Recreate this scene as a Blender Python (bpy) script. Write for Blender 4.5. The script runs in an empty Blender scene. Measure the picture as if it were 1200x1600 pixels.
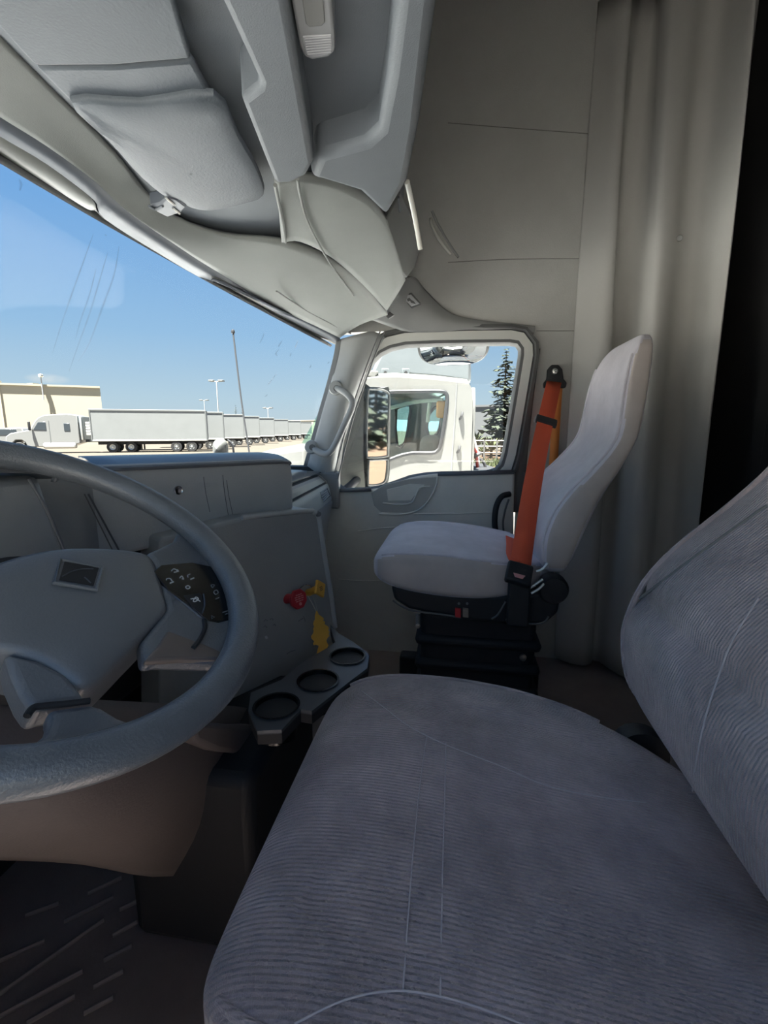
import bpy, bmesh, math, random
from mathutils import Vector, Matrix

random.seed(7)
PI = math.pi
scene = bpy.context.scene
COL = scene.collection

# ------------------------------------------------------------------ camera
FPX = 720.0                      # focal length in pixels of a 1200 x 1600 frame
PSI, PIT = math.radians(9.0), math.radians(10.1)
CAM = Vector((-1.0, 0.0, 1.0))
FW = Vector((math.cos(PIT) * math.cos(PSI), math.cos(PIT) * math.sin(PSI), -math.sin(PIT)))
RT = Vector((math.sin(PSI), -math.cos(PSI), 0.0))
UP = RT.cross(FW)
cam_data = bpy.data.cameras.new('camera')
cam = bpy.data.objects.new('camera', cam_data)
COL.objects.link(cam)
cam_data.sensor_fit = 'HORIZONTAL'
cam_data.sensor_width = 36.0
cam_data.lens = 36.0 * FPX / 1200.0
cam_data.clip_start = 0.02
cam_data.clip_end = 2000
M = Matrix((RT, UP, -FW)).transposed().to_4x4()
M.translation = CAM
cam.matrix_world = M
scene.camera = cam

# ------------------------------------------------------------------ sky, sun, exposure
SUN_TO = Vector((-0.34, 0.15, 1.60)).normalized()      # towards the sun
world = bpy.data.worlds.new('sky')
scene.world = world
world.use_nodes = True
wn, wl = world.node_tree.nodes, world.node_tree.links
wn.clear()
w_out = wn.new('ShaderNodeOutputWorld')
w_bg = wn.new('ShaderNodeBackground')
w_tc = wn.new('ShaderNodeTexCoord')
w_sep = wn.new('ShaderNodeSeparateXYZ')
w_map = wn.new('ShaderNodeMapRange')
w_ramp = wn.new('ShaderNodeValToRGB')
wl.new(w_tc.outputs['Generated'], w_sep.inputs[0])
wl.new(w_sep.outputs['Z'], w_map.inputs['Value'])
w_map.inputs['From Min'].default_value = 0.0
w_map.inputs['From Max'].default_value = 1.0
wl.new(w_map.outputs[0], w_ramp.inputs[0])
els = w_ramp.color_ramp.elements                       # clear-day sky: pale haze at the horizon, deeper blue overhead
els[0].position, els[0].color = 0.0, (0.60, 0.70, 0.76, 1)
els[1].position, els[1].color = 1.0, (0.10, 0.25, 0.60, 1)
for pos_, col_ in ((0.06, (0.52, 0.68, 0.80, 1)), (0.18, (0.34, 0.56, 0.82, 1)), (0.36, (0.20, 0.43, 0.80, 1)), (0.60, (0.13, 0.32, 0.70, 1))):
    e_ = els.new(pos_)
    e_.color = col_
# one thin wisp of cloud low over the warehouse
CD = (FW + RT * ((75 - 600.0) / FPX) - UP * ((592 - 800.0) / FPX)).normalized()
CU = Vector((-CD.y, CD.x, 0)).normalized()


def w_dot(v):
    d_ = wn.new('ShaderNodeVectorMath')
    d_.operation = 'DOT_PRODUCT'
    d_.inputs[1].default_value = v
    wl.new(w_tc.outputs['Generated'], d_.inputs[0])
    return d_.outputs['Value']


def w_math(op, a_, b_):
    m_ = wn.new('ShaderNodeMath')
    m_.operation = op
    for i_, q_ in enumerate((a_, b_)):
        if q_ is None:
            continue
        if isinstance(q_, (int, float)):
            m_.inputs[i_].default_value = q_
        else:
            wl.new(q_, m_.inputs[i_])
    return m_.outputs[0]


du_ = w_math('DIVIDE', w_dot(CU), .034)
dw_ = w_math('DIVIDE', w_math('SUBTRACT', w_dot((0, 0, 1)), CD.z), .009)
r2_ = w_math('ADD', w_math('POWER', du_, 2.0), w_math('POWER', dw_, 2.0))
w_nz = wn.new('ShaderNodeTexNoise')
w_nz.inputs['Scale'].default_value = 60
w_nz.inputs['Detail'].default_value = 4
wl.new(w_tc.outputs['Generated'], w_nz.inputs['Vector'])
msk_ = w_math('MULTIPLY', w_math('MAXIMUM', w_math('SUBTRACT', 1.0, r2_), 0.0), w_math('MULTIPLY', w_nz.outputs['Fac'], 1.1))
msk_ = w_math('MULTIPLY', msk_, w_math('GREATER_THAN', w_dot(CD), 0.9))
w_mix = wn.new('ShaderNodeMixRGB')
w_mix.inputs[2].default_value = (0.80, 0.84, 0.86, 1)
wl.new(msk_, w_mix.inputs[0])
wl.new(w_ramp.outputs[0], w_mix.inputs[1])
wl.new(w_mix.outputs[0], w_bg.inputs[0])
wl.new(w_bg.outputs[0], w_out.inputs[0])
w_bg.inputs[1].default_value = 0.1395
sun_data = bpy.data.lights.new('sun', 'SUN')
sun_data.energy = 8.5
sun_data.angle = math.radians(0.55)
sun_data.color = (1.0, 0.965, 0.91)
sun = bpy.data.objects.new('sun', sun_data)
COL.objects.link(sun)
sun.rotation_euler = SUN_TO.to_track_quat('Z', 'Y').to_euler()
sun.location = (0, 0, 60)
vs = scene.view_settings
vs.view_transform = 'Standard'
vs.look = 'None'
vs.gamma = 1.0
vs.use_curve_mapping = False
vs.exposure = 2.82


# ------------------------------------------------------------------ helpers: placing
def ray(x, y):
    return FW + RT * ((x - 600.0) / FPX) - UP * ((y - 800.0) / FPX)


def P(x, y, X=None, Y=None, Z=None, d=None, pl=None):
    """Point seen at photo pixel (x, y) lying on a real plane of the cab (X, Y, Z, a plane) or at a distance d."""
    r = ray(x, y)
    if X is not None:
        t = (X - CAM.x) / r.x
    elif Y is not None:
        t = (Y - CAM.y) / r.y
    elif Z is not None:
        t = (Z - CAM.z) / r.z
    elif pl is not None:
        t = (pl[0] - CAM).dot(pl[1]) / r.dot(pl[1])
    else:
        t = d
    return CAM + r * t


def V(*a):
    return Vector(a if len(a) > 1 else a[0])


# ------------------------------------------------------------------ helpers: materials
def s2l(c):
    return tuple(((v / 255.0) / 12.92 if v / 255.0 <= 0.04045 else ((v / 255.0 + 0.055) / 1.055) ** 2.4) for v in c)


def mat(name, rgb, rough=0.6, metal=0.0, var=0.0, vscale=8.0, bump=0.0, bscale=300.0, sheen=0.0, coat=0.0, spec=0.5,
        ribs=None, emit=None):
    m = bpy.data.materials.new(name)
    m.use_nodes = True
    nt = m.node_tree
    n, l = nt.nodes, nt.links
    b = n['Principled BSDF']
    c = s2l(rgb)
    b.inputs['Base Color'].default_value = (*c, 1)
    b.inputs['Roughness'].default_value = rough
    b.inputs['Metallic'].default_value = metal
    b.inputs['Specular IOR Level'].default_value = spec
    b.inputs['Coat Weight'].default_value = coat
    if sheen:
        b.inputs['Sheen Weight'].default_value = sheen
        b.inputs['Sheen Roughness'].default_value = 0.45
    tc = n.new('ShaderNodeTexCoord')
    if var:
        nz = n.new('ShaderNodeTexNoise')
        nz.inputs['Scale'].default_value = vscale
        nz.inputs['Detail'].default_value = 6
        nz.inputs['Roughness'].default_value = 0.65
        l.new(tc.outputs['Object'], nz.inputs['Vector'])
        rp = n.new('ShaderNodeValToRGB')
        rp.color_ramp.elements[0].position = 0.28
        rp.color_ramp.elements[1].position = 0.72
        rp.color_ramp.elements[0].color = (*[max(0, v * (1 - var)) for v in c], 1)
        rp.color_ramp.elements[1].color = (*[min(1, v * (1 + var)) for v in c], 1)
        l.new(nz.outputs['Fac'], rp.inputs['Fac'])
        l.new(rp.outputs['Color'], b.inputs['Base Color'])
    last = None
    if bump:
        nb = n.new('ShaderNodeTexNoise')
        nb.inputs['Scale'].default_value = bscale
        nb.inputs['Detail'].default_value = 3
        l.new(tc.outputs['Object'], nb.inputs['Vector'])
        bp = n.new('ShaderNodeBump')
        bp.inputs['Strength'].default_value = bump
        bp.inputs['Distance'].default_value = 0.002
        l.new(nb.outputs['Fac'], bp.inputs['Height'])
        last = bp
    if ribs:
        wv = n.new('ShaderNodeTexWave')
        wv.wave_type = 'BANDS'
        wv.bands_direction = ribs[0]
        wv.inputs['Scale'].default_value = ribs[1]
        wv.inputs['Distortion'].default_value = ribs[3]
        wv.inputs['Detail'].default_value = 2
        wv.inputs['Detail Scale'].default_value = 0.6
        l.new(tc.outputs['Object'], wv.inputs['Vector'])
        bp2 = n.new('ShaderNodeBump')
        bp2.inputs['Strength'].default_value = ribs[2]
        bp2.inputs['Distance'].default_value = 0.003
        l.new(wv.outputs['Fac'], bp2.inputs['Height'])
        if last:
            l.new(last.outputs['Normal'], bp2.inputs['Normal'])
        last = bp2
    if last:
        l.new(last.outputs['Normal'], b.inputs['Normal'])
    if emit:
        b.inputs['Emission Color'].default_value = (*c, 1)
        b.inputs['Emission Strength'].default_value = emit
    return m


def glass(name, tint=(0.96, 0.98, 0.97), gloss=0.06):
    m = bpy.data.materials.new(name)
    m.use_nodes = True
    n, l = m.node_tree.nodes, m.node_tree.links
    n.clear()
    o = n.new('ShaderNodeOutputMaterial')
    tr = n.new('ShaderNodeBsdfTransparent')
    tr.inputs[0].default_value = (*tint, 1)
    gl = n.new('ShaderNodeBsdfGlossy')
    gl.inputs['Roughness'].default_value = 0.02
    mx = n.new('ShaderNodeMixShader')
    mx.inputs[0].default_value = gloss
    l.new(tr.outputs[0], mx.inputs[1])
    l.new(gl.outputs[0], mx.inputs[2])
    l.new(mx.outputs[0], o.inputs[0])
    return m


def smear(name, rgb, alpha):
    m = bpy.data.materials.new(name)
    m.use_nodes = True
    n, l = m.node_tree.nodes, m.node_tree.links
    n.clear()
    o = n.new('ShaderNodeOutputMaterial')
    tr = n.new('ShaderNodeBsdfTransparent')
    df = n.new('ShaderNodeBsdfDiffuse')
    df.inputs[0].default_value = (*s2l(rgb), 1)
    mx = n.new('ShaderNodeMixShader')
    nz = n.new('ShaderNodeTexNoise')
    nz.inputs['Scale'].default_value = 60
    mul = n.new('ShaderNodeMath')
    mul.operation = 'MULTIPLY'
    mul.inputs[1].default_value = alpha * 2
    tc = n.new('ShaderNodeTexCoord')
    l.new(tc.outputs['Object'], nz.inputs['Vector'])
    l.new(nz.outputs['Fac'], mul.inputs[0])
    l.new(mul.outputs[0], mx.inputs[0])
    l.new(tr.outputs[0], mx.inputs[1])
    l.new(df.outputs[0], mx.inputs[2])
    l.new(mx.outputs[0], o.inputs[0])
    return m


MT = dict(
    liner=mat('headliner_plastic', (116, 119, 116), 0.62, var=0.06, vscale=5, bump=0.25, bscale=500),
    console=mat('console_plastic', (100, 106, 112), 0.6, var=0.05, bump=0.25, bscale=500),
    visor=mat('visor_vinyl', (80, 87, 94), 0.55, var=0.06, vscale=6, bump=0.35, bscale=220),
    gasket=mat('rubber_seal', (112, 113, 112), 0.6, bump=0.1),
    headstrip=mat('header_strip', (84, 90, 98), 0.5),
    pillar=mat('pillar_plastic', (172, 174, 172), 0.55, var=0.05, bump=0.25, bscale=500),
    wallcloth=mat('wall_vinyl', (196, 196, 191), 0.75, var=0.08, vscale=3, bump=0.4, bscale=260),
    wallseam=mat('wall_seam', (140, 139, 134), 0.8),
    roofdark=mat('roof_lining', (92, 90, 90), 0.85),
    wallback=mat('sleeper_black', (46, 46, 48), 0.6, var=0.1),
    doorpanel=mat('door_plastic', (226, 224, 214), 0.5, var=0.06, bump=0.25, bscale=420),
    doordark=mat('door_pocket', (185, 184, 176), 0.5, bump=0.2),
    silver=mat('painted_frame', (226, 226, 218), 0.4),
    dash=mat('dash_plastic', (182, 186, 186), 0.42, var=0.06, bump=0.3, bscale=420),
    dashtop=mat('dash_top', (104, 108, 113), 0.28, bump=0.15, bscale=420),
    dashface=mat('dash_face', (156, 160, 160), 0.38, var=0.08, vscale=5, bump=0.2),
    dashlight=mat('dash_light', (206, 208, 200), 0.45, bump=0.2),
    knee=mat('knee_panel', (112, 104, 101), 0.55, var=0.06, bump=0.2),
    black=mat('black_plastic', (52, 53, 55), 0.5, bump=0.15, spec=0.25),
    blackgloss=mat('black_gloss', (16, 17, 18), 0.2),
    rubberfloor=mat('floor_rubber', (150, 138, 134), 0.7, var=0.2, vscale=4, bump=0.4, bscale=160),
    rubrib=mat('floor_rib', (160, 150, 146), 0.6),
    tray=mat('tray_silver', (96, 102, 110), 0.3, metal=0.4),
    wheel=mat('wheel_leather', (108, 113, 118), 0.34, var=0.12, vscale=18, bump=0.35, bscale=420, spec=0.9),
    wheelpad=mat('wheel_pad', (116, 120, 125), 0.36, var=0.05, bump=0.2, bscale=420, spec=0.8),
    wheelinsert=mat('wheel_insert', (120, 108, 100), 0.4),
    chrome=mat('chrome', (200, 202, 204), 0.18, metal=1.0),
    steel=mat('bright_steel', (210, 210, 205), 0.3, metal=0.9),
    icon=mat('icon_white', (205, 208, 210), 0.5),
    icondim=mat('icon_grey', (120, 126, 130), 0.5),
    red=mat('knob_red', (178, 48, 58), 0.4),
    redlight=mat('knob_lettering', (214, 150, 150), 0.5),
    yellow=mat('knob_yellow', (226, 170, 62), 0.4),
    yellowdark=mat('knob_symbol', (110, 76, 30), 0.5),
    fresh=mat('freshener_card', (214, 164, 66), 0.7, var=0.05),
    string=mat('elastic_string', (170, 172, 160), 0.6),
    seat=mat('seat_corduroy', (188, 172, 170), 0.9, var=0.42, vscale=9, bump=0.9, bscale=700, sheen=0.5, ribs=('X', 66, 0.75, 0.7)),
    seat2=mat('seat_velour', (238, 232, 238), 0.9, var=0.12, vscale=9, bump=0.5, bscale=900, sheen=0.4, ribs=('X', 90, 0.35, 1.5)),
    seatside=mat('seat_boxing', (214, 203, 197), 0.9, var=0.08, vscale=9, bump=0.4, bscale=900, sheen=0.2),
    stitch=mat('stitch_thread', (206, 198, 198), 0.8),
    piping=mat('seat_piping', (150, 146, 152), 0.85, sheen=0.3),
    belt=mat('belt_webbing', (242, 102, 66), 0.7, ribs=('X', 120, 0.3, 0.2), bump=0.1),
    beltlit=mat('belt_webbing_lit', (248, 160, 84), 0.7),  # lit copy of the webbing, edge light put into the colour
    curtain=mat('curtain_vinyl', (196, 195, 190), 0.7, var=0.05, vscale=3, bump=0.2, bscale=300),
    lens=mat('lamp_lens', (150, 152, 156), 0.3, bump=0.3, bscale=200),
    lampbody=mat('lamp_body', (138, 140, 142), 0.45),
    mirror=mat('mirror_glass', (235, 238, 238), 0.03, metal=1.0),
    mirrorshell=mat('mirror_shell', (96, 97, 94), 0.5, var=0.06, vscale=20),
    truckwhite=mat('truck_white', (132, 132, 129), 0.3, coat=0.4),
    neighbour=mat('neighbour_white', (112, 112, 108), 0.3, coat=0.4),
    roofpaint=mat('roof_paint', (112, 114, 110), 0.4),
    truckgrey=mat('fairing_grey', (104, 110, 112), 0.35, var=0.05, vscale=2),
    trimblack=mat('truck_black', (38, 39, 40), 0.6),
    tealglass=glass('teal_glass', (0.62, 0.80, 0.74), 0.10),
    darkglass=mat('dark_window', (60, 66, 70), 0.15),
    clear=glass('clear_glass', (0.97, 0.985, 0.98), 0.035),
    windscreen=glass('windscreen_glass', (0.96, 0.98, 0.98), 0.004),
    cabgrey=mat('cab_interior', (112, 118, 112), 0.8, var=0.1),
    tire=mat('tyre', (48, 47, 46), 0.85),
    alu=mat('aluminium', (205, 205, 200), 0.35, metal=0.6),
    trailer=mat('trailer_white', (128, 130, 128), 0.55, var=0.05, vscale=1.0),
    trailrail=mat('trailer_rail', (120, 122, 120), 0.5, metal=0.3),
    building=mat('building_cream', (184, 174, 150), 0.85, var=0.03, vscale=0.2),
    buildgrey=mat('building_grey', (92, 94, 95), 0.85, var=0.04, vscale=0.2),
    concrete=mat('yard_paving', (57, 50, 40), 0.95, var=0.12, vscale=0.12, bump=0.2, bscale=6),
    dirt=mat('orange_dirt', (74, 55, 38), 0.95, var=0.22, vscale=1.2),
    dimslab=mat('added_dim_slab', (136, 134, 130), 0.95, var=0.08, vscale=0.5),
    slab=mat('added_bounce_slab', (205, 204, 202), 0.95, var=0.08, vscale=0.5, bump=0.2, bscale=6),
    fencewhite=mat('fence_paint', (86, 86, 84), 0.6),
    kerb=mat('kerb_yellow', (84, 74, 52), 0.9, var=0.08, vscale=1),
    foliage=mat('conifer_needles', (40, 47, 32), 0.9, var=0.35, vscale=2),
    foliage2=mat('far_tree_needles', (46, 53, 45), 0.9, var=0.3, vscale=1),
    shrubm=mat('shrub_leaves', (60, 68, 38), 0.9, var=0.35, vscale=3),
    bark=mat('bark', (72, 58, 44), 0.9, var=0.2, vscale=6),
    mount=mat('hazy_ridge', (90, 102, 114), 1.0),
    pole=mat('lamp_pole', (176, 178, 174), 0.5),
    hosered=mat('hose_red', (150, 40, 30), 0.45),
    hoseblue=mat('hose_blue', (50, 150, 190), 0.45),
    hoseblack=mat('hose_black', (52, 52, 54), 0.5),
    dirtsmear=smear('windscreen_dirt', (60, 66, 74), 0.22),
    lightsmear=smear('windscreen_scuff', (235, 240, 245), 0.30),
    swred=mat('switch_red', (206, 58, 62), 0.4),
    swgrey=mat('switch_grey', (140, 134, 124), 0.5),
    hood=mat('hood_paint', (70, 73, 78), 0.3, coat=0.3),
)

# ------------------------------------------------------------------ helpers: objects
WL = {}          # world location of every object while it is being built (no rotation yet)


def tag(o, label=None, cat=None, group=None, kind=None):
    if label:
        o['label'] = label
    if cat:
        o['category'] = cat
    if group:
        o['group'] = group
    if kind:
        o['kind'] = kind
    return o


def thing(name, loc, label, cat, group=None, kind=None):
    o = bpy.data.objects.new(name, None)
    o.empty_display_size = 0.05
    COL.objects.link(o)
    o.location = loc
    WL[o.name] = Vector(loc)
    return tag(o, label, cat, group, kind)


def mk(name, verts, faces, m, parent=None, smooth=True, bevel=0.0, sub=0, solid=0.0, bseg=2, off=-1.0, angle=40):
    verts = [Vector(v) for v in verts]
    lo = Vector([min(v[i] for v in verts) for i in range(3)])
    hi = Vector([max(v[i] for v in verts) for i in range(3)])
    org = (lo + hi) / 2
    if parent is None:
        org.z = lo.z
    me = bpy.data.meshes.new(name)
    me.from_pydata([v - org for v in verts], [], faces)
    me.update()
    bm = bmesh.new()
    bm.from_mesh(me)
    bmesh.ops.remove_doubles(bm, verts=bm.verts, dist=1e-6)
    bmesh.ops.recalc_face_normals(bm, faces=bm.faces)
    bm.to_mesh(me)
    bm.free()
    o = bpy.data.objects.new(name, me)
    COL.objects.link(o)
    me.materials.append(MT[m] if isinstance(m, str) else m)
    o.location = org - (WL[parent.name] if parent else Vector((0, 0, 0)))
    o.parent = parent
    WL[o.name] = org
    if solid:
        md = o.modifiers.new('thickness', 'SOLIDIFY')
        md.thickness = solid
        md.offset = off
    if bevel:
        md = o.modifiers.new('edge', 'BEVEL')
        md.width = bevel
        md.segments = bseg
        md.limit_method = 'ANGLE'
        md.angle_limit = math.radians(35)
    if sub:
        md = o.modifiers.new('smooth', 'SUBSURF')
        md.levels = md.render_levels = sub
    if smooth:
        for p in me.polygons:
            p.use_smooth = True
        if not sub:
            try:
                me.set_sharp_from_angle(angle=math.radians(angle))
            except Exception:
                pass
    return o


BOXF = [(0, 1, 3, 2), (4, 6, 7, 5), (0, 4, 5, 1), (2, 3, 7, 6), (0, 2, 6, 4), (1, 5, 7, 3)]


def boxv(lo, hi):
    return [V(x, y, z) for x in (lo[0], hi[0]) for y in (lo[1], hi[1]) for z in (lo[2], hi[2])]


def box(name, lo, hi, m, parent=None, bevel=0.0, rot=None, bseg=2):
    vs_ = boxv(lo, hi)
    if rot:
        c = (V(lo) + V(hi)) / 2
        vs_ = [rot @ (v - c) + c for v in vs_]
    return mk(name, vs_, BOXF, m, parent, bevel=bevel, bseg=bseg)


def prism(name, pts, depth, m, parent=None, bevel=0.0, bseg=2, smooth=True):
    """closed planar outline of 3D points pushed along the vector depth"""
    n = len(pts)
    d = Vector(depth)
    vs_ = [Vector(p) for p in pts] + [Vector(p) + d for p in pts]
    f = [tuple(range(n))[::-1], tuple(range(n, 2 * n))]
    f += [(i, (i + 1) % n, n + (i + 1) % n, n + i) for i in range(n)]
    return mk(name, vs_, f, m, parent, smooth=smooth, bevel=bevel, bseg=bseg)


def crom(pts, k=6, closed=False):
    pts = [Vector(p) for p in pts]
    n = len(pts)
    out = []
    rng_ = range(n if closed else n - 1)
    for i in rng_:
        if closed:
            a, b, c, d = pts[(i - 1) % n], pts[i], pts[(i + 1) % n], pts[(i + 2) % n]
        else:
            a, b, c, d = pts[max(i - 1, 0)], pts[i], pts[i + 1], pts[min(i + 2, n - 1)]
        for j in range(k):
            t = j / k
            out.append(0.5 * ((2 * b) + (c - a) * t + (2 * a - 5 * b + 4 * c - d) * t * t + (3 * b - a - 3 * c + d) * t ** 3))
    if not closed:
        out.append(pts[-1])
    return out


def tubev(pts, r, seg=8, closed=False, flat=1.0, upv=None):
    pts = [Vector(p) for p in pts]
    n = len(pts)
    vs_, fs = [], []
    prev = None
    for i, p in enumerate(pts):
        if closed:
            t = (pts[(i + 1) % n] - pts[i - 1]).normalized()
        else:
            t = (pts[min(i + 1, n - 1)] - pts[max(i - 1, 0)]).normalized()
        if upv is not None:
            a = t.cross(Vector(upv))
            a = a.normalized() if a.length > 1e-6 else t.orthogonal().normalized()
        elif prev is None:
            a = t.orthogonal().normalized()
        else:
            a = (prev - t * prev.dot(t))
            a = a.normalized() if a.length > 1e-6 else t.orthogonal().normalized()
        prev = a
        b = t.cross(a)
        ri = r[i] if isinstance(r, (list, tuple)) else r
        for k in range(seg):
            an = 2 * PI * k / seg
            vs_.append(p + a * (math.cos(an) * ri) + b * (math.sin(an) * ri * flat))
    for i in range(n if closed else n - 1):
        j = (i + 1) % n
        for k in range(seg):
            k2 = (k + 1) % seg
            fs.append((i * seg + k, i * seg + k2, j * seg + k2, j * seg + k))
    if not closed:
        fs.append(tuple(range(seg))[::-1])
        fs.append(tuple((n - 1) * seg + k for k in range(seg)))
    return vs_, fs


def tube(name, pts, r, m, parent=None, seg=8, k=6, closed=False, flat=1.0, upv=None):
    if k > 1 and len(pts) > 2:
        pts = crom(pts, k, closed)
    v, f = tubev(pts, r, seg, closed, flat, upv)
    return mk(name, v, f, m, parent)


def loft(name, rows, m, parent=None, k=0, solid=0.0, sub=0, closed_u=False, off=-1.0, bevel=0.0):
    """rows: lists of equal length of 3D points; k > 0 smooths along both directions"""
    if k:
        rows = [crom(r, k, closed_u) for r in rows]
        cols = list(zip(*rows))
        cols = [crom(c, k) for c in cols]
        rows = [list(r) for r in zip(*cols)]
    nr, nc = len(rows), len(rows[0])
    vs_ = [p for r in rows for p in r]
    fs = []
    for i in range(nr - 1):
        for j in range(nc if closed_u else nc - 1):
            j2 = (j + 1) % nc
            fs.append((i * nc + j, i * nc + j2, (i + 1) * nc + j2, (i + 1) * nc + j))
    return mk(name, vs_, fs, m, parent, solid=solid, sub=sub, off=off, bevel=bevel)


def lathe(name, base, axis, prof, m, parent=None, seg=24, angle=40):
    """prof: (radius, height along the axis)"""
    axis = Vector(axis).normalized()
    a = axis.orthogonal().normalized()
    b = axis.cross(a)
    vs_, fs = [], []
    for r, h in prof:
        for k in range(seg):
            an = 2 * PI * k / seg
            vs_.append(Vector(base) + axis * h + (a * math.cos(an) + b * math.sin(an)) * max(r, 1e-5))
    for i in range(len(prof) - 1):
        for k in range(seg):
            k2 = (k + 1) % seg
            fs.append((i * seg + k, i * seg + k2, (i + 1) * seg + k2, (i + 1) * seg + k))
    return mk(name, vs_, fs, m, parent, angle=angle)


def dome(name, outline, n, levels, m, parent=None, center=None):
    """outline: planar 3D loop; levels: (scale about the centre, height along n); closes at the last level"""
    c = center or sum((Vector(p) for p in outline), Vector()) / len(outline)
    n = Vector(n)
    rows = [[c + (Vector(p) - c) * s + n * h for p in outline] for s, h in levels]
    nc = len(outline)
    vs_ = [p for r in rows for p in r]
    fs = []
    for i in range(len(rows) - 1):
        for j in range(nc):
            j2 = (j + 1) % nc
            fs.append((i * nc + j, i * nc + j2, (i + 1) * nc + j2, (i + 1) * nc + j))
    fs.append(tuple(range((len(rows) - 1) * nc, len(rows) * nc)))
    fs.append(tuple(range(nc))[::-1])
    return mk(name, vs_, fs, m, parent, angle=60)


def copy_tree(o, parent=None):
    c = o.copy()
    COL.objects.link(c)
    c.parent = parent
    for ch in list(o.children):
        copy_tree(ch, c)
    return c

# ================================================================== THE CAB (setting)
floor = box('floor', (-1.0, -2.3, -0.04), (1.0, 1.0, 0.0), 'rubberfloor')
tag(floor, 'dark ribbed rubber cab floor below the steering wheel', kind='structure')
for a, b in [((0, 1552), (162, 1437)), ((0, 1587), (129, 1517)), ((42, 1598), (117, 1556)), ((137, 1396), (190, 1371)),
             ((100, 1440), (177, 1402)), ((187, 1421), (227, 1402)), ((176, 1462), (214, 1440)), ((162, 1500), (206, 1478)),
             ((146, 1542), (192, 1517)), ((131, 1583), (177, 1558)), ((40, 1430), (92, 1411)), ((0, 1500), (70, 1470))]:
    p, q = P(*a, Z=0.004), P(*b, Z=0.004)
    tube('floor_rib', [p, (p + q) / 2, q], 0.0045, 'rubrib', floor, seg=6, k=2)

wr = prism('wall_right', [V(1.0, y, z) for y, z in [(-2.3, 0), (-0.25, 0), (-0.25, 0.72), (-0.285, 0.85), (-0.285, 1.405), (0.50, 1.405), (0.62, 1.46), (0.80, 1.60), (0.2, 2.6), (-2.3, 2.6)]],
           (0.05, 0, 0), 'wallcloth')
tag(wr, 'grey vinyl side wall panel above the passenger window', kind='structure')
for pts in ([(700, 192), (800, 200), (935, 210)], [(700, 410), (800, 405), (935, 404)], [(838, 517), (880, 517), (928, 517)]):
    tube('seam', [P(x, y, X=0.9995) for x, y in pts], 0.0014, 'wallseam', wr, seg=6, k=3)
wlft = prism('wall_left', [V(-1.0, y, z) for y, z in [(-2.3, 0), (-0.45, 0), (-0.45, 1.37), (0.45, 1.37), (0.60, 1.45), (0.80, 1.55), (0.2, 2.6), (-2.3, 2.6)]],
             (-0.05, 0, 0), 'wallcloth')
tag(wlft, 'grey vinyl side wall behind the driver seat', kind='structure')
tag(box('wall_back', (-1.05, -2.35, 0), (1.05, -2.3, 2.6), 'wallback'), 'black rear wall of the sleeper', kind='structure')
tag(box('ceiling', (-1.05, -2.35, 2.6), (1.05, 0.25, 2.65), 'roofdark'), 'dark high cab ceiling', kind='structure')
tag(prism('wall_front', [V(-1.05, y, z) for y, z in [(0.80, 1.60), (0.2, 2.6), (0.2, 2.68), (0.92, 1.58), (0.88, 1.535)]], (2.1, 0, 0), 'roofdark'),
    'sloping front wall of the cab roof', kind='structure')
tag(box('wall_front', (-1.05, 1.0, -0.04), (1.05, 1.05, 0.80), 'black'), 'black firewall below the windshield', kind='structure')
tag(box('wall_left', (-1.05, 0.66, 0), (-1.0, 1.0, 0.8), 'wallback'), 'kick panel ahead of the driver door', kind='structure')

# unseen driver door, added closed to block light; camera looks through its open window
d2 = thing('door_2', (-1.05, .1, -.03), 'added driver door blocking low light, its window rolled down', None, kind='structure')
prism('lower_panel', [V(-1.02, y, z) for y, z in [(-.47, -.03), (.68, -.03), (.68, .74), (.40, .74), (.20, .74), (-.47, .74)]], (-.06, 0, 0), 'doorpanel', d2, bevel=.01)
prism('front_frame', [V(-1.03, y, z) for y, z in [(.68, .72), (.60, .72), (.36, 1.34), (.42, 1.38), (.48, 1.38)]], (-.04, 0, 0), 'gasket', d2, bevel=.005)
prism('rear_frame', [V(-1.03, y, z) for y, z in [(-.47, .72), (-.38, .72), (-.36, 1.38), (-.47, 1.38)]], (-.04, 0, 0), 'gasket', d2, bevel=.005)

# ---- windshield
def HX(x):
    return V(x, 0.85 - 0.33 * x * x, 1.50 - 0.15 * x * x)


def BX(x):
    return V(x, 1.14 - 0.50 * x * x, 0.80)


xs = [-0.99 + 1.98 * i / 24 for i in range(25)]
tag(loft('wall_front', [[HX(x) + V(0, .012, .002) for x in xs], [HX(x).lerp(V(x, .93, 1.62), .5) + V(0, .05, .02) for x in xs], [V(x, .93, 1.62) for x in xs]], 'roofdark', solid=.01), 'roof brow panel above the windshield', kind='structure')
win = thing('window_1', (0, 0.9, 0.8), 'curved truck windshield above the dashboard', None, kind='structure')
loft('pane', [[BX(x).lerp(HX(x), t) for x in xs] for t in [i / 8 for i in range(9)]], 'windscreen', win, solid=0.004)
loft('lower_seal', [[BX(x) + V(0, dy, dz) for x in xs] for dy, dz in ((-0.03, -0.01), (-0.02, 0.012), (0.02, 0.012))], 'gasket', win, solid=0.006)
# dirt on the glass
def on_glass(x, y, lift=0.004):
    r = ray(x, y)
    lo, hi = 0.3, 4.0
    def f(t):
        p = CAM + r * t
        # signed distance in Y to the glass at this X, Z
        z0, z1 = BX(p.x).z, HX(p.x).z
        k = (p.z - z0) / (z1 - z0)
        return p.y - BX(p.x).lerp(HX(p.x), k).y
    for _ in range(50):
        m_ = (lo + hi) / 2
        if f(m_) < 0:
            lo = m_
        else:
            hi = m_
    return CAM + r * (lo - lift)


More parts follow.
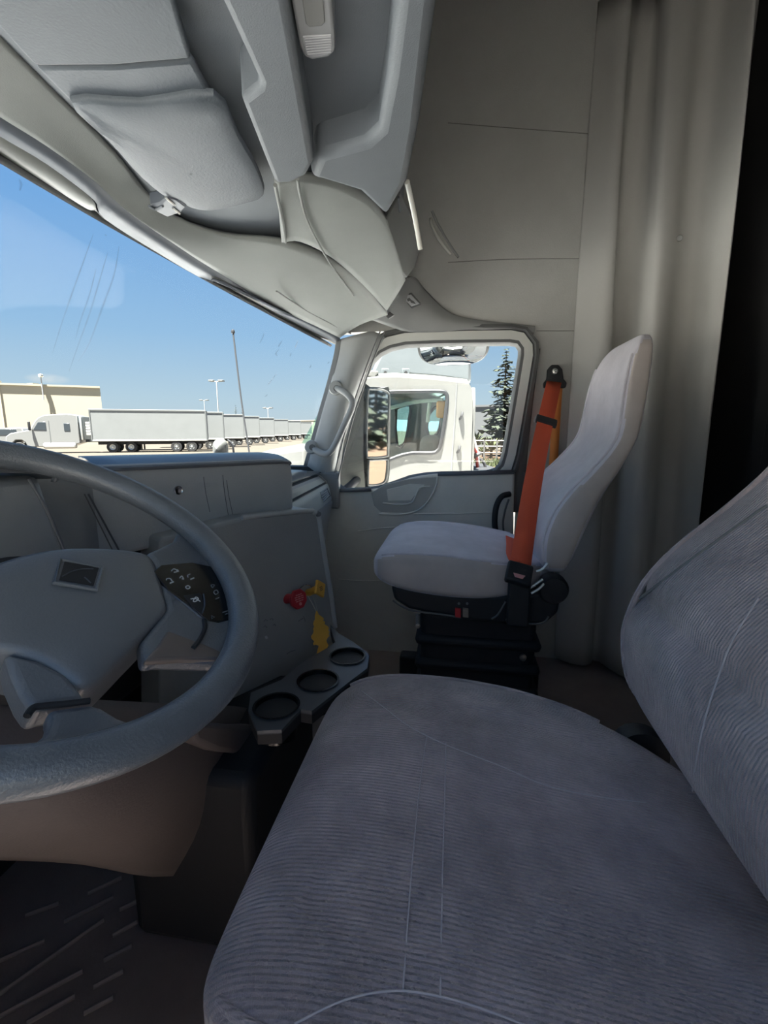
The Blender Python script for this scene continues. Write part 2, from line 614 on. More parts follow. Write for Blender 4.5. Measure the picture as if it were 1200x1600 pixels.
for pts, w, mm in [([(146, 365), (130, 410), (112, 460), (95, 510), (82, 552)], 2.2, 'dirtsmear'),
                   ([(168, 395), (155, 440), (140, 490), (122, 540), (108, 580)], 2.2, 'dirtsmear'),
                   ([(186, 385), (178, 430), (160, 480), (140, 535), (122, 565)], 2.6, 'dirtsmear'),
                   ([(150, 420), (140, 460), (126, 500), (118, 530)], 2.0, 'dirtsmear'),
                   ([(30, 280), (33, 288), (31, 298)], 3.0, 'dirtsmear'),
                   ([(441, 532), (437, 538), (435, 542)], 2.4, 'dirtsmear'), ([(436, 546), (431, 552), (433, 556)], 2.4, 'dirtsmear'),
                   ([(455, 551), (454, 554), (453, 557)], 2.0, 'dirtsmear'), ([(486, 570), (485, 573), (484, 575)], 2.2, 'dirtsmear'),
                   ([(418, 616), (416, 618), (414, 620)], 2.2, 'dirtsmear'), ([(412, 520), (411, 526), (406, 536)], 1.6, 'dirtsmear'),
                   ([(432, 584), (424, 594), (418, 602)], 2.6, 'lightsmear'), ([(466, 532), (463, 538), (461, 544)], 2.0, 'lightsmear'),
                   ([(514, 565), (513, 567), (512, 568)], 2.4, 'dirtsmear'), ([(164, 366), (165, 367), (166, 369)], 2.0, 'dirtsmear')]:
    mid = on_glass(*pts[len(pts) // 2])
    wm = w / FPX * (mid - CAM).length
    c = crom([on_glass(*p) for p in pts], 4)
    n_ = len(c)
    a = [p + RT * (wm * (0.25 + 0.75 * math.sin(PI * (i + .5) / n_)) * 0.5) for i, p in enumerate(c)]
    b = [p - RT * (wm * (0.25 + 0.75 * math.sin(PI * (i + .5) / n_)) * 0.5) for i, p in enumerate(c)]
    o = loft('dirt_streak', [a, b], mm, win)

# ---- A-pillar trim on the passenger side, seals
tr1 = thing('trim_1', (0.95, 0.6, 0.84), 'grey plastic pillar cover between windshield and passenger window', None, kind='structure')
pc = [[(480, 728, .955), (492, 685, .955), (503, 645, .955), (516, 600, .955), (527, 556, .96), (531, 530, .965)],
      [(494, 738, .925), (508, 690, .92), (521, 645, .92), (535, 600, .92), (549, 560, .925), (560, 522, .93)],
      [(512, 748, .935), (525, 695, .93), (537, 650, .93), (551, 608, .935), (566, 566, .94), (585, 518, .945)],
      [(522, 756, .965), (530, 699, .965), (545, 648, .968), (562, 606, .97), (580, 568, .97), (606, 530, .97)]]
loft('cover', [[P(x, y, X=X) for x, y, X in r] for r in pc], 'pillar', tr1, k=4, solid=0.02, off=1.0)
loft('windshield_edge', [[P(x - 6, y, X=X + .012) for x, y, X in pc[0]], [P(x + 2, y, X=X - .004) for x, y, X in pc[0]]], 'gasket', tr1, k=4, solid=0.01, off=1.0)
for dx in (9, 16):
    tube('groove', [P(x + dx, y, X=X - .004) for x, y, X in pc[2]], 0.003, 'gasket', tr1, seg=6, k=4)

gh = thing('grab_handle', P(505, 712, X=.90), 'grey curved grab handle bolted to the windshield pillar', 'handle')
hp = [(525, 606, .915), (540, 614, .885), (550, 626, .875), (549, 640, .87), (538, 664, .87), (525, 692, .87), (516, 706, .872), (505, 709, .885), (488, 700, .92)]
tube('bar', [P(x, y, X=X) for x, y, X in hp], 0.0135, 'pillar', gh, seg=12, k=6)
for (x, y) in ((526, 607), (488, 699)):
    b0 = P(x, y, X=.93)
    pd = lathe('mount_pad', b0, (-1, 0, 0.1), [(0.0, 0), (0.028, 0), (0.030, 0.014), (0.026, 0.024), (0.0, 0.026)], 'pillar', gh, seg=20)
    lathe('screw_cap', P(x, y, X=.903), (-1, 0, 0.1), [(0, 0), (0.013, 0), (0.013, 0.003), (0.009, 0.001), (0.0, 0.001)], 'gasket', pd, seg=16)

# ---- passenger door
door = thing('door_1', (0.98, 0.15, 0.02), 'grey passenger door with a dipped window sill', None, kind='structure')
gl_px = [(529, 757), (531, 720), (535, 690), (548, 650), (560, 616), (574, 585), (584, 567), (596, 555), (612, 547), (635, 542), (680, 540), (740, 539), (795, 538.5), (806, 540), (811, 547), (811, 556),
         (803, 606), (794, 660), (786, 706), (781, 724), (774, 732), (762, 736), (730, 737), (690, 738), (662, 740), (640, 744), (615, 753), (592, 760), (570, 763), (540, 764)]
G = [P(x, y, X=.985) for x, y in gl_px]


def offs(poly, d, X, idx=None):
    n = len(poly)
    out = []
    for i in (idx if idx is not None else range(n)):
        a, b, c = poly[i - 1], poly[i], poly[(i + 1) % n]
        e1, e2 = (b - a), (c - b)
        n1 = Vector((0, e1.z, -e1.y)).normalized()
        n2 = Vector((0, e2.z, -e2.y)).normalized()
        nn = (n1 + n2).normalized()
        s = -1 if SIGN > 0 else 1
        q = b + nn * (d * s)
        q.x = X
        out.append(q)
    return out


area = sum(G[i].y * G[(i + 1) % len(G)].z - G[(i + 1) % len(G)].y * G[i].z for i in range(len(G)))
SIGN = 1
t_ = offs(G, 0.02, .985)
area2 = sum(t_[i].y * t_[(i + 1) % len(G)].z - t_[(i + 1) % len(G)].y * t_[i].z for i in range(len(G)))
if abs(area2) < abs(area):
    SIGN = -1
upper = list(range(1, 21))
loft('window_gasket', [offs(G, -.004, .995), offs(G, 0, .975), offs(G, .006, .966), offs(G, .018, .966), offs(G, .022, .976)], 'gasket', door, closed_u=True)
loft('window_frame', [offs(G, .020, .985, upper), offs(G, .024, .972, upper), offs(G, .046, .972, upper), offs(G, .050, .985, upper)], 'silver', door, solid=.01, off=1.0)
loft('outer_seal', [offs(G, .048, .99, upper), offs(G, .052, .966, upper), offs(G, .058, .972, upper), offs(G, .064, .962, upper), offs(G, .072, .966, upper), offs(G, .076, 1.0, upper)], 'gasket', door, solid=.004, off=1.0)
mk('pane', [V(.99, p.y, p.z) for p in G] + [V(.994, p.y, p.z) for p in G],
   [tuple(range(len(G))), tuple(range(len(G), 2 * len(G)))[::-1]], 'clear', door, smooth=False)
sill = offs(G, .012, .95, list(range(20, 30)))
dp_out = [V(.95, p.y, p.z) for p in [P(803, 737, X=.95)] + sill[1:]]
dp_out = [P(805, 737, X=.95), P(690, 740, X=.95), P(660, 743, X=.95), P(640, 747, X=.95), P(615, 756, X=.95), P(592, 763, X=.95), P(560, 767, X=.95), P(515, 768, X=.95),
          V(.95, .66, .70), V(.95, .66, -.03), V(.95, -.272, -.03), P(803, 800, X=.95)]
prism('lower_panel', dp_out, (0.056, 0, 0), 'doorpanel', door, bevel=0.012, bseg=3)
loft('sill_cap', [[P(x, y, X=X) for x, y in ((684, 739), (720, 738), (760, 737), (803, 736))] for X, in ((.985,), (.945,))] +
     [[P(x, y, X=.940) for x, y in ((684, 744), (720, 743), (760, 742), (803, 741))]], 'dashtop', door, solid=.006, off=1.0)
loft('front_sill_cap', [[P(x, y, X=X) for x, y in ((531, 765), (555, 765), (580, 763))] for X in (.985, .945)] +
     [[P(x, y, X=.942) for x, y in ((531, 769), (555, 769), (580, 768))]], 'dashtop', door, solid=.004, off=1.0)
box('lock_knob', tuple(P(765, 739, X=.955) - V(.008, .012, .004)), tuple(P(765, 737, X=.955) + V(.008, .012, .008)), 'gasket', door, bevel=.003)
pk = [(580, 770), (600, 757), (640, 748), (684, 745), (680, 760), (668, 783), (652, 797), (625, 803), (595, 800), (584, 790)]
pkt = prism('armrest_pocket', [P(x, y, X=.9485) for x, y in pk], (0.012, 0, 0), 'doordark', door, bevel=0.003)
tube('pocket_rim', [P(x, y, X=.947) for x, y in [(684, 745), (681, 760), (668, 784), (652, 798), (625, 804), (592, 803)]], 0.004, 'doorpanel', pkt, seg=8, k=5)
tube('pull_lip', [P(x, y, X=.946) for x, y in [(598, 786), (620, 788), (642, 786), (650, 774), (656, 762), (672, 760)]], 0.0035, 'doorpanel', pkt, seg=8, k=4)
prism('inner_face', [P(x, y, X=.9465) for x, y in [(604, 765), (640, 756), (664, 757), (650, 772), (642, 782), (606, 783)]], (.004, 0, 0), 'doorpanel', pkt, bevel=.002)
for pts in ([(560, 830), (590, 826), (640, 822)], [(596, 802), (690, 803), (768, 801)], [(530, 905), (570, 908), (606, 906)]):
    tube('crease', [P(x, y, X=.9495) for x, y in pts], 0.0035, 'doorpanel', door, seg=6, k=4)
# rear pull handle of the door beside the seat
tube('pull_strap', [P(x, y, X=X) for x, y, X in [(796, 772, .945), (784, 776, .92), (776, 790, .915), (773, 812, .915), (775, 832, .92), (782, 846, .945)]], 0.012, 'black', door, seg=10, k=5)
tube('strap_shine', [P(x, y, X=X) for x, y, X in [(795, 780, .93), (790, 795, .925), (786, 815, .925), (787, 832, .93)]], 0.004, 'gasket', door, seg=8, k=4)

# ---- B-pillar edge trim
tag(loft('trim_2', [[P(x, y, X=X) for x, y in ((826, 545), (818, 600), (811, 660), (804, 735), (800, 800))] for X in (1.0,)] +
         [[P(x + 7, y, X=.985) for x, y in ((826, 545), (818, 600), (811, 660), (804, 735), (800, 800))]] +
         [[P(x + 16, y, X=.995) for x, y in ((826, 545), (818, 600), (811, 660), (804, 735), (800, 800))]], 'gasket', k=3, solid=.01, off=1.0),
    'dark rubber seal along the rear edge of the door opening', kind='structure')

# ================================================================== OVERHEAD
oh = thing('overhead_console', (0.0, 0.4, 1.44), 'grey overhead storage console spanning the cab above the windshield', 'console')
T1 = [(-60, 142, 1.512), (0, 183, 1.51), (75, 230, 1.508), (150, 285, 1.503), (205, 335, 1.497), (300, 400, 1.483), (340, 425, 1.476), (430, 480, 1.438), (490, 508, 1.402), (531, 528, 1.372)]
T2 = [(-60, 172, 1.498), (0, 213, 1.497), (75, 258, 1.495), (148, 314, 1.489), (164, 342, 1.487), (250, 397, 1.475), (327, 441, 1.465), (345, 438, 1.463), (450, 499, 1.416), (531, 539, 1.358)]
def PZ(l):
    return [P(x, y, Z=z) for x, y, z in l]
hs = []
EXT = {'T1': [V(-.96, .545, 1.378), V(-.64, .725, 1.462)], 'T2': [V(-.97, .555, 1.362), V(-.64, .745, 1.446)],
       'UM': [V(-.96, .50, 1.41), V(-.64, .66, 1.49)], 'UU': [V(-.96, .44, 1.45), V(-.64, .60, 1.535)]}
strip_rows = [EXT['T1'] + PZ(T1), EXT['T2'] + PZ(T2)]
loft('header_strip', [crom(r, 4) for r in strip_rows], 'headstrip', oh, solid=.008, off=1.0)
UM = [(-60, 75, 1.526), (0, 125, 1.526), (80, 192, 1.525), (165, 272, 1.52), (228, 335, 1.51), (325, 385, 1.498), (385, 408, 1.49), (475, 450, 1.462), (528, 482, 1.43), (562, 508, 1.395)]
UU = [(-60, 0, 1.54), (0, 58, 1.54), (90, 148, 1.54), (180, 238, 1.538), (255, 325, 1.532), (345, 366, 1.518), (445, 379, 1.508), (520, 408, 1.492), (572, 450, 1.465), (606, 492, 1.422)]
loft('header_panel', [EXT['T1'] + PZ(T1), EXT['UM'] + PZ(UM), EXT['UU'] + PZ(UU)], 'liner', oh, k=4, solid=.012, off=1.0)
EP = [[(440, 380, 1.508), (470, 378, 1.506), (520, 404, 1.494), (568, 446, 1.468), (604, 486, 1.428)],
      [(436, 335, 1.509), (476, 328, 1.509), (545, 362, 1.502), (596, 405, 1.488), (622, 458, 1.458)],
      [(428, 283, 1.509), (484, 278, 1.509), (560, 300, 1.508), (603, 345, 1.504), (634, 437, 1.486)]]
loft('end_panel', [PZ(r) for r in EP], 'liner', oh, k=4, solid=.012, off=1.0)
# main cabinet body (its underside is the recess behind the visor)
body = [(-.98, .80), (-.5, .80), (.0, .80), (.45, .74), (.60, .62), (.62, .19), (.19, .185), (.06, .12), (-.12, .075), (-.36, .03), (-.98, -.02)]
prism('cabinet_body', [V(x, y, 1.542) for x, y in body], (0, 0, .5), 'console', oh, bevel=.02, bseg=3)
lip = [(345, 0), (405, 128), (403, 138), (377, 158), (430, 288), (455, 287), (478, 276), (490, 256), (485, 225), (470, 130), (448, 0)]
lipw = [P(x, y, Z=1.475) for x, y in lip]
cl = [V(-.98, lipw[0].y - .01, 1.475)] + lipw + [V(-.98, lipw[-1].y - .02, 1.475)]
prism('console_lip', cl, (0, 0, .075), 'console', oh, bevel=.010, bseg=3)
rl = [(430, 291), (478, 282), (497, 246), (570, 226), (592, 205), (606, 120), (618, 0), ]
rlw = [P(x, y, Z=1.487) for x, y in rl]
rr = [(684, 0), (655, 200), (636, 288), (604, 341)]
rrw = [P(x, y, Z=1.487) for x, y in rr]
rlw[0] = P(560, 300, Z=1.487)
prism('rear_lip', [rlw[2], rlw[3], rlw[4], rlw[5], rlw[6], V(-.98, rlw[6].y - .03, 1.487), V(-.98, rrw[0].y - .06, 1.487)] + rrw + [P(560, 300, Z=1.487), P(500, 282, Z=1.487), P(484, 280, Z=1.487)],
      (0, 0, .08), 'console', oh, bevel=.016, bseg=3)
tube('cover_seam', PZ([(465, 280, 1.4745), (470, 310, 1.502), (480, 345, 1.502), (500, 385, 1.496), (525, 425, 1.478), (552, 462, 1.452)]), .003, 'liner', oh, seg=8, k=6)
tube('corner_seam', PZ([(430, 289, 1.4745), (436, 320, 1.502), (442, 350, 1.503), (446, 378, 1.503)]), .004, 'liner', oh, seg=8, k=5)
tube('header_slit', PZ([(432, 455, 1.449), (470, 480, 1.436), (510, 502, 1.408), (548, 521, 1.382)]), .0028, 'gasket', oh, seg=8, k=5)
# open cubby and its rail at the passenger end
ca, cb, cc = P(604, 343, Y=.187), P(636, 434, Y=.187), P(656, 390, X=.86)
nrm = (cb - ca).cross(cc - ca).normalized()
cub = prism('cubby', [P(x, y, pl=(ca, nrm)) for x, y in [(604, 343), (616, 318), (626, 300), (640, 330), (652, 372), (656, 392), (648, 418), (636, 434), (628, 424), (616, 382)]],
            (nrm * (0.02 if nrm.dot(ca - CAM) > 0 else -0.02)), 'gasket', oh, bevel=.004)
tube('retaining_rail', [P(636, 284, Y=.12), P(648, 338, Y=.112), P(657, 390, Y=.10)], .006, 'silver', oh, seg=10, k=4)
tube('short_rail', [P(622, 308, Y=.17), P(625, 330, Y=.17)], .004, 'console', oh, seg=8, k=1)

# side rail above the passenger door with the lamp switch
sr = thing('side_rail', P(640, 515, X=.94), 'pale moulded rail curving above the passenger window', 'rail')
SR = [[(600, 450, .80), (640, 432, .90), (660, 453, .965), (697, 489, .985), (740, 503, .99), (835, 514, .992)],
      [(584, 472, .81), (622, 466, .885), (655, 484, .93), (695, 504, .955), (740, 509, .972), (835, 515.5, .982)],
      [(566, 492, .84), (604, 508, .90), (638, 518, .94), (682, 519, .955), (740, 515, .972), (835, 518, .99)]]
loft('rail_body', [[P(x, y, X=X) for x, y, X in r] for r in SR], 'pillar', sr, k=5, solid=.012, off=1.0)
tube('groove', [P(x, y, X=X) for x, y, X in [(602, 453, .82), (622, 472, .88), (645, 492, .918), (668, 504, .942), (700, 507, .955), (730, 508, .966)]], .0035, 'pillar', sr, seg=8, k=5)
prism('notch', [P(x, y, X=.872) for x, y in [(590, 479), (600, 479), (616, 492), (607, 498)]], (.01, .0, 0), 'gasket', sr, bevel=.002)
sw = thing('roof_switch', P(641, 476, X=.895), 'small white rocker switch with a dark symbol on the pale roof rail', 'switch')
prism('bezel', [P(x, y, X=.895) for x, y in [(625, 462), (643, 457), (658, 474), (643, 481)]], (.012, 0, 0), 'gasket', sw, bevel=.002)
rk = prism('rocker', [P(x, y, X=.8925) for x, y in [(628, 464), (642, 460), (655, 474), (643, 478.5)]], (.006, 0, 0), 'icon', sw, bevel=.0015)
prism('lamp_symbol', [P(x, y, X=.8915) for x, y in [(636, 467), (640, 465), (642, 468), (647, 471), (650, 475.5), (646, 474), (642, 473), (641, 470), (637, 471)]], (.001, 0, 0), 'gasket', rk)

# dome lamp
lampt = thing('dome_lamp', P(495, 40, Z=1.492), 'ribbed rectangular dome lamp in the overhead console', 'lamp')
prism('housing', [P(x, y, Z=1.494) for x, y in [(436, -90), (455, 0), (469, 76), (476, 90), (488, 95), (514, 90), (523, 82), (524, 70), (518, 0), (508, -100)]], (0, 0, .05), 'lampbody', lampt, bevel=.004, bseg=3)
prism('switch_window', [P(x, y, Z=1.4925) for x, y in [(466, -40), (472, 0), (478, 38), (484, 43), (503, 41), (508, 35), (505, 0), (500, -40)]], (0, 0, .004), 'gasket', lampt, bevel=.001)
ln = prism('lens', [P(x, y, Z=1.4925) for x, y in [(473, 58), (478, 85), (488, 91), (512, 86), (520, 78), (518, 55)]], (0, 0, .004), 'lens', lampt, bevel=.001)
for i in range(7):
    y0 = 61 + i * 4
    tube('lens_rib', [P(476 + i * .8, y0, Z=1.4923), P(517, y0 - 3.5, Z=1.4923)], .0008, 'lens', ln, seg=6, k=1)

# sun visor
vz = thing('sun_visor', P(250, 200, Z=1.51), 'folded padded sun visor in three segments beneath the overhead console', 'visor')
def vis(name, pts, z, m='visor', th=.018, bev=.006):
    return prism(name, [P(x, y, Z=z) for x, y in pts], (0, 0, th), m, vz, bevel=bev, bseg=3)
va = [(-70, -30), (0, 44), (50, 99), (62, 104), (180, 103), (298, 93), (285, 50), (262, -30)]
vb = [(56, 106), (180, 105), (300, 95), (330, 150), (220, 160), (108, 158)]
vc = [(110, 161), (165, 218), (222, 280), (262, 312), (284, 318), (300, 327), (330, 331), (380, 321), (412, 308), (404, 272), (372, 215), (334, 152), (220, 163)]
vis('upper_segment', va, 1.508)
vis('middle_segment', vb, 1.514, th=.014)
vcw = crom([P(x, y, Z=1.504) for x, y in vc], 3, closed=True)
cen = sum(vcw, Vector()) / len(vcw)
rows = []
for s_, h_ in ((1.0, .012), (1.0, .006), (.985, .002), (.95, 0), (.8, -.002), (.6, -.003), (.4, -.003), (.2, -.003), (.02, -.003)):
    row = []
    for q in vcw:
        p = cen + (q - cen) * s_
        pp = p + V(0, 0, h_)
        if s_ < .97:
            w1 = math.exp(-(((p - P(185, 200, Z=1.504)).length) / .06) ** 2)
            w2 = math.exp(-(((p - P(310, 165, Z=1.504)).length) / .04) ** 2)
            pp.z += .0035 * w1 * math.sin((p.x + p.y * 1.3) * 330) + .003 * w2 * math.sin((p.x * 1.2 - p.y) * 330)
        row.append(pp)
    rows.append(row)
loft('lower_segment', rows, 'visor', vz, closed_u=True)
ck = thing('visor_clip', P(262, 326, Z=1.515), 'dark bracket with a bright pin holding the lower visor corner', 'clip')
prism('bracket', [P(x, y, Z=1.500) for x, y in [(234, 322), (250, 318), (262, 308), (276, 312), (292, 324), (282, 333), (262, 340), (246, 332)]], (0, 0, .03), 'headstrip', ck, bevel=.004)
tube('pin', [P(258, 308, Z=1.498), P(273, 321, Z=1.498)], .0022, 'steel', ck, seg=8, k=1)
tube('lower_pin', [P(270, 325, Z=1.498), P(281, 334, Z=1.498)], .0022, 'steel', ck, seg=8, k=1)
tube('bracket_ear', [P(233, 322, Z=1.498), P(243, 327, Z=1.498), P(254, 322, Z=1.499)], .003, 'console', ck, seg=8, k=4)

# upper side handle on the wall
uh = thing('coat_hook', P(690, 385, X=.99), 'small grey curved hook on the wall beside the overhead cubby', 'hook')
tube('hook_bar', [P(x, y, X=X) for x, y, X in [(673, 342, .985), (675, 352, .965), (684, 370, .96), (694, 385, .965), (704, 397, .985)]], .006, 'silver', uh, seg=10, k=5)
tube('base_strip', [P(x, y, X=.995) for x, y in [(675, 330), (684, 350), (700, 378), (716, 402)]], .005, 'pillar', uh, seg=8, k=5)

# exterior roof lip above the glass
LB = [(-60, 196, 1.50), (0, 239, 1.50), (75, 287, 1.498), (143, 330, 1.492), (166, 338, 1.500), (250, 390, 1.490), (327, 433, 1.480), (345, 442, 1.466), (450, 503, 1.418), (531, 542, 1.36)]
lt_ = [p + V(0, .006, .003) for p in EXT['T2'] + PZ(T2)]
lb_ = [p + V(0, .012, .006) for p in [V(-.97, .60, 1.365), V(-.64, .785, 1.448)] + PZ(LB)]
tag(loft('roof_lip', [crom(r_, 4) for r_ in (lt_, lb_, [p + V(0, .02, .03) for p in lb_], [p + V(0, -.02, .10) for p in lb_])], 'roofpaint', solid=.004),
    'white outer roof edge above the windshield', 'roof edge')
tag(box('wall_right', (0.965, 0.60, -0.04), (1.05, 1.05, 0.84), 'wallback'), 'dark kick panel ahead of the passenger door', kind='structure')
tag(loft('trim_3', [[V(-x, y, z) for x, y, z in [(.955, .70, .80), (.955, .64, .95), (.96, .58, 1.15), (.965, .52, 1.37), (.97, .5, 1.5)]],
                    [V(-x, y, z) for x, y, z in [(.93, .66, .80), (.93, .60, .95), (.935, .54, 1.15), (.94, .48, 1.37), (.95, .45, 1.5)]],
                    [V(-x, y, z) for x, y, z in [(.965, .61, .80), (.965, .55, .95), (.97, .49, 1.15), (.975, .43, 1.37), (.98, .4, 1.5)]]], 'pillar', solid=.02, off=1.0),
    'grey pillar cover beside the driver door', kind='structure')

# ================================================================== DASHBOARD
dash = thing('dashboard', (0.2, 0.6, 0.25), 'dark grey wraparound truck dashboard with an angled centre panel', 'dashboard')
A0, B0 = V(-.25, .640, 0), V(.105, .412, 0)
dAB = (B0 - A0).normalized()
nAB = V(dAB.y, -dAB.x, 0)            # towards the driver
if nAB.y > 0:
    nAB = -nAB
plU = (A0, nAB)
up_px = [(60, 722), (160, 726.5), (300, 722), (440, 717), (450, 719), (456, 728), (458.5, 745), (459, 796), (330, 835), (160, 875), (60, 890)]
upo = [P(x, y, pl=plU) for x, y in up_px]
prism('centre_panel', upo, -nAB * .09, 'dash', dash, bevel=.008, bseg=4)
tp = [P(x, y, pl=plU) for x, y in [(150, 726), (300, 721), (440, 716), (452, 720)]]
loft('panel_top', [[p + nAB * .0015 + V(0, 0, -.012) for p in tp], [p - nAB * .004 + V(0, 0, -.0075) for p in tp], [p - nAB * .055 + V(0, 0, .006) for p in tp], [p - nAB * .10 + V(0, 0, .008) for p in tp]], 'dashtop', dash, k=3, solid=.004, off=1.0)
for x0, y0, y1 in ((318, 745, 800), (348, 742, 812), (354, 750, 805)):
    tube('scuff', [P(x0, y0, pl=(A0 + nAB * .001, nAB)), P(x0 + 4, (y0 + y1) / 2, pl=(A0 + nAB * .001, nAB)), P(x0 + 10, y1, pl=(A0 + nAB * .001, nAB))], .0007, 'dashtop', dash, seg=6, k=3)
lathe('panel_socket', P(278, 766, pl=plU), nAB, [(0, .002), (.006, .002), (.009, .0035), (.009, 0)], 'chrome', dash, seg=16)
# switch panel left of it, up to the instrument cluster
C0 = V(-.43, .655, 0)
sp = [V(C0.x, C0.y, .93), V(A0.x - .0, A0.y + .01, .925), V(A0.x, A0.y + .01, .74), V(C0.x + .02, C0.y - .01, .74)]
prism('switch_panel', sp, V(0, .07, 0), 'dashface', dash, bevel=.006)
tube('panel_seam', [P(138, 772, Y=.640), P(160, 812, Y=.636), P(186, 860, Y=.632)], .0018, 'dashtop', dash, seg=6, k=3)
tube('second_seam', [P(132, 772, Y=.640), P(152, 812, Y=.636), P(176, 860, Y=.632)], .0012, 'gasket', dash, seg=6, k=3)
prism('switch_mark', [P(x, y, Y=.644) for x, y in [(178, 808), (181, 808), (182, 816), (179, 816)]], V(0, .002, 0), 'icondim', dash)
prism('switch_arrow', [P(x, y, Y=.644) for x, y in [(178, 824), (184, 821), (188, 825), (184, 824)]], V(0, .002, 0), 'icondim', dash)
# instrument cluster
ic = [V(-.80, .60, .945), V(-.415, .60, .935), V(-.405, .58, .80), V(-.40, .56, .70), V(-.82, .56, .70)]
icx = prism('instrument_cluster', ic, V(0, .12, 0), 'dashface', dash, bevel=.012, bseg=3)
loft('cluster_hood', [[V(-.82, .585, .945), V(-.6, .58, .952), V(-.425, .588, .938), V(-.408, .592, .925)], [V(-.82, .60, .966), V(-.6, .60, .970), V(-.43, .60, .956), V(-.40, .60, .928)],
                      [V(-.82, .72, .962), V(-.6, .72, .966), V(-.43, .70, .952), V(-.40, .68, .925)]], 'dashtop', dash, k=3, solid=.008, off=1.0)
tube('cluster_edge', [P(45, 748, Y=.592), P(72, 795, Y=.582), P(102, 862, Y=.565)], .0025, 'dashtop', dash, seg=8, k=3)
# lower angled panel with the brake valves
plL = (V(.125, .338, 0), nAB)
lo_px = [(250, 842), (380, 808), (470, 799), (490, 797), (497, 802), (500, 815), (507, 870), (516, 925), (526, 1000), (470, 1045), (400, 1090), (250, 1130)]
loo = [P(x, y, pl=plL) for x, y in lo_px]
prism('valve_panel', loo, -nAB * .10 + V(.0, .0, 0), 'dashface', dash, bevel=.008, bseg=3)
tube('corner_ridge', [P(x, y, pl=(plL[0] + nAB * .001, nAB)) for x, y in [(488, 799), (497, 806), (502, 835), (509, 880), (518, 935), (524, 980)]], .0065, 'dash', dash, seg=10, k=5)
tube('ledge_edge', [P(x, y, pl=(plL[0] + nAB * .001, nAB)) for x, y in [(378, 809), (420, 804), (468, 799), (489, 798)]], .0055, 'dash', dash, seg=10, k=4)
lathe('ridge_cap', P(497, 803, pl=(plL[0] + nAB * .004, nAB)), nAB, [(0, .006), (.006, .005), (.008, 0)], 'dashtop', dash, seg=14)
prism('display_strip', [P(x, y, pl=(plU[0] + nAB * .035, nAB)) for x, y in [(387, 812), (408, 806), (413, 808), (392, 814)]], -nAB * .004, 'tray', dash, bevel=.001)
# side wall of the centre stack on the passenger side
prism('stack_side', [V(.13, .36, .80), V(.13, .36, .50), V(.20, .95, .30), V(.20, .95, .82)], V(-.04, .01, 0), 'dash', dash, bevel=.006)
# small legends on the valve panel
for pts in ([(412, 972), (415, 968), (418, 970)], [(412, 980), (415, 978), (417, 981)], [(422, 968), (425, 966), (427, 969)], [(427, 978), (429, 975), (431, 978)], [(466, 971), (470, 968), (474, 966)], [(474, 963), (476, 967), (477, 971)], [(448, 1022), (454, 1018), (461, 1016)]):
    tube('legend', [P(x, y, pl=(plL[0] + nAB * .0012, nAB)) for x, y in pts], .0009, 'icondim', dash, seg=6, k=2)
prism('legend_lamp', [P(x, y, pl=(plL[0] + nAB * .0015, nAB)) for x, y in [(413.5, 995), (417, 993.5), (419, 997), (415.5, 999)]], -nAB * .001, 'icon', dash)
# passenger side: top, face bands, vent, glovebox
YP = .525
PR = [((456, 736), (500, 738)), ((454, 757), (495, 742)), ((455, 761), (498, 744)), ((456, 766), (502, 747)), ((457, 772), (505, 750.5)), ((457, 779.5), (508, 753)), ((457, 784), (509, 756)), ((457, 800), (512.5, 764)), ((457, 824), (516, 779))]
def prow(i, push=0.0):
    l_, r_ = P(*PR[i][0], X=.40), P(*PR[i][1], X=.915)
    d_ = r_ - l_
    return [p + V(0, push, push * .4) for p in (l_ - d_ * .35, l_, l_ + d_ * .5, r_)]
r1_ = prow(1)
r0_ = [P(x, y, Z=q.z + .010) for (x, y), q in zip([(438, 737), (456, 738), (478, 739), (500, 740)], r1_)]
loft('passenger_top', [[p + V(0, .12, .0) for p in r0_], r0_, r1_], 'dashtop', dash, solid=.01, off=1.0)
loft('demister_slot', [prow(1), prow(1, .012), prow(2, .012), prow(2)], 'gasket', dash)
loft('upper_band', [prow(2), prow(3)], 'dash', dash)
loft('band_groove', [prow(3), prow(3, .008), prow(3, .004)], 'gasket', dash)
loft('light_band', [prow(3), prow(4)], 'dashlight', dash)
loft('lower_band', [prow(4), prow(5)], 'dashlight', dash)
loft('face_groove', [prow(5), prow(5, .012), prow(6, .012), prow(6)], 'gasket', dash)
loft('passenger_face', [prow(6), prow(7), prow(8), [p + V(0, .05, -.02) for p in prow(8)]], 'dashlight', dash, solid=.008, off=1.0)
f0, f1, f2 = prow(6)[3], prow(8)[3], prow(8)[1]
fn = (f1 - f0).cross(f2 - f0).normalized()
if fn.dot(CAM - f0) < 0:
    fn = -fn
er = [prow(i)[3] for i in range(9)]
loft('end_cap', [er, [p + V(.012, .004, 0) for p in er], [p + V(.045, .02, 0) for p in er], [p + V(.06, .20, 0) for p in er]], 'dash', dash, solid=.006, off=1.0)
plV = (f0 + fn * .010, fn)
vent = prism('air_vent', [P(x, y, pl=plV) for x, y in [(499, 768.5), (510, 762.5), (515.5, 775), (505, 785)]], fn * .004, 'black', dash, bevel=.001)
for i in range(5):
    t0 = (i + .5) / 5
    a_ = P(499 + 6 * t0 + .6, 768.5 + 16.5 * t0, pl=(f0 + fn * .0165, fn))
    b_ = P(510 + 5.5 * t0 - .6, 762.5 + 12.5 * t0, pl=(f0 + fn * .0165, fn))
    tube('vent_slat', [a_, b_], .0032, 'dash', vent, seg=6, k=1)
tube('face_line', [P(473, 782.5, pl=plV), P(487, 774.5, pl=plV), P(500, 767, pl=plV)], .0014, 'gasket', dash, seg=6, k=1)
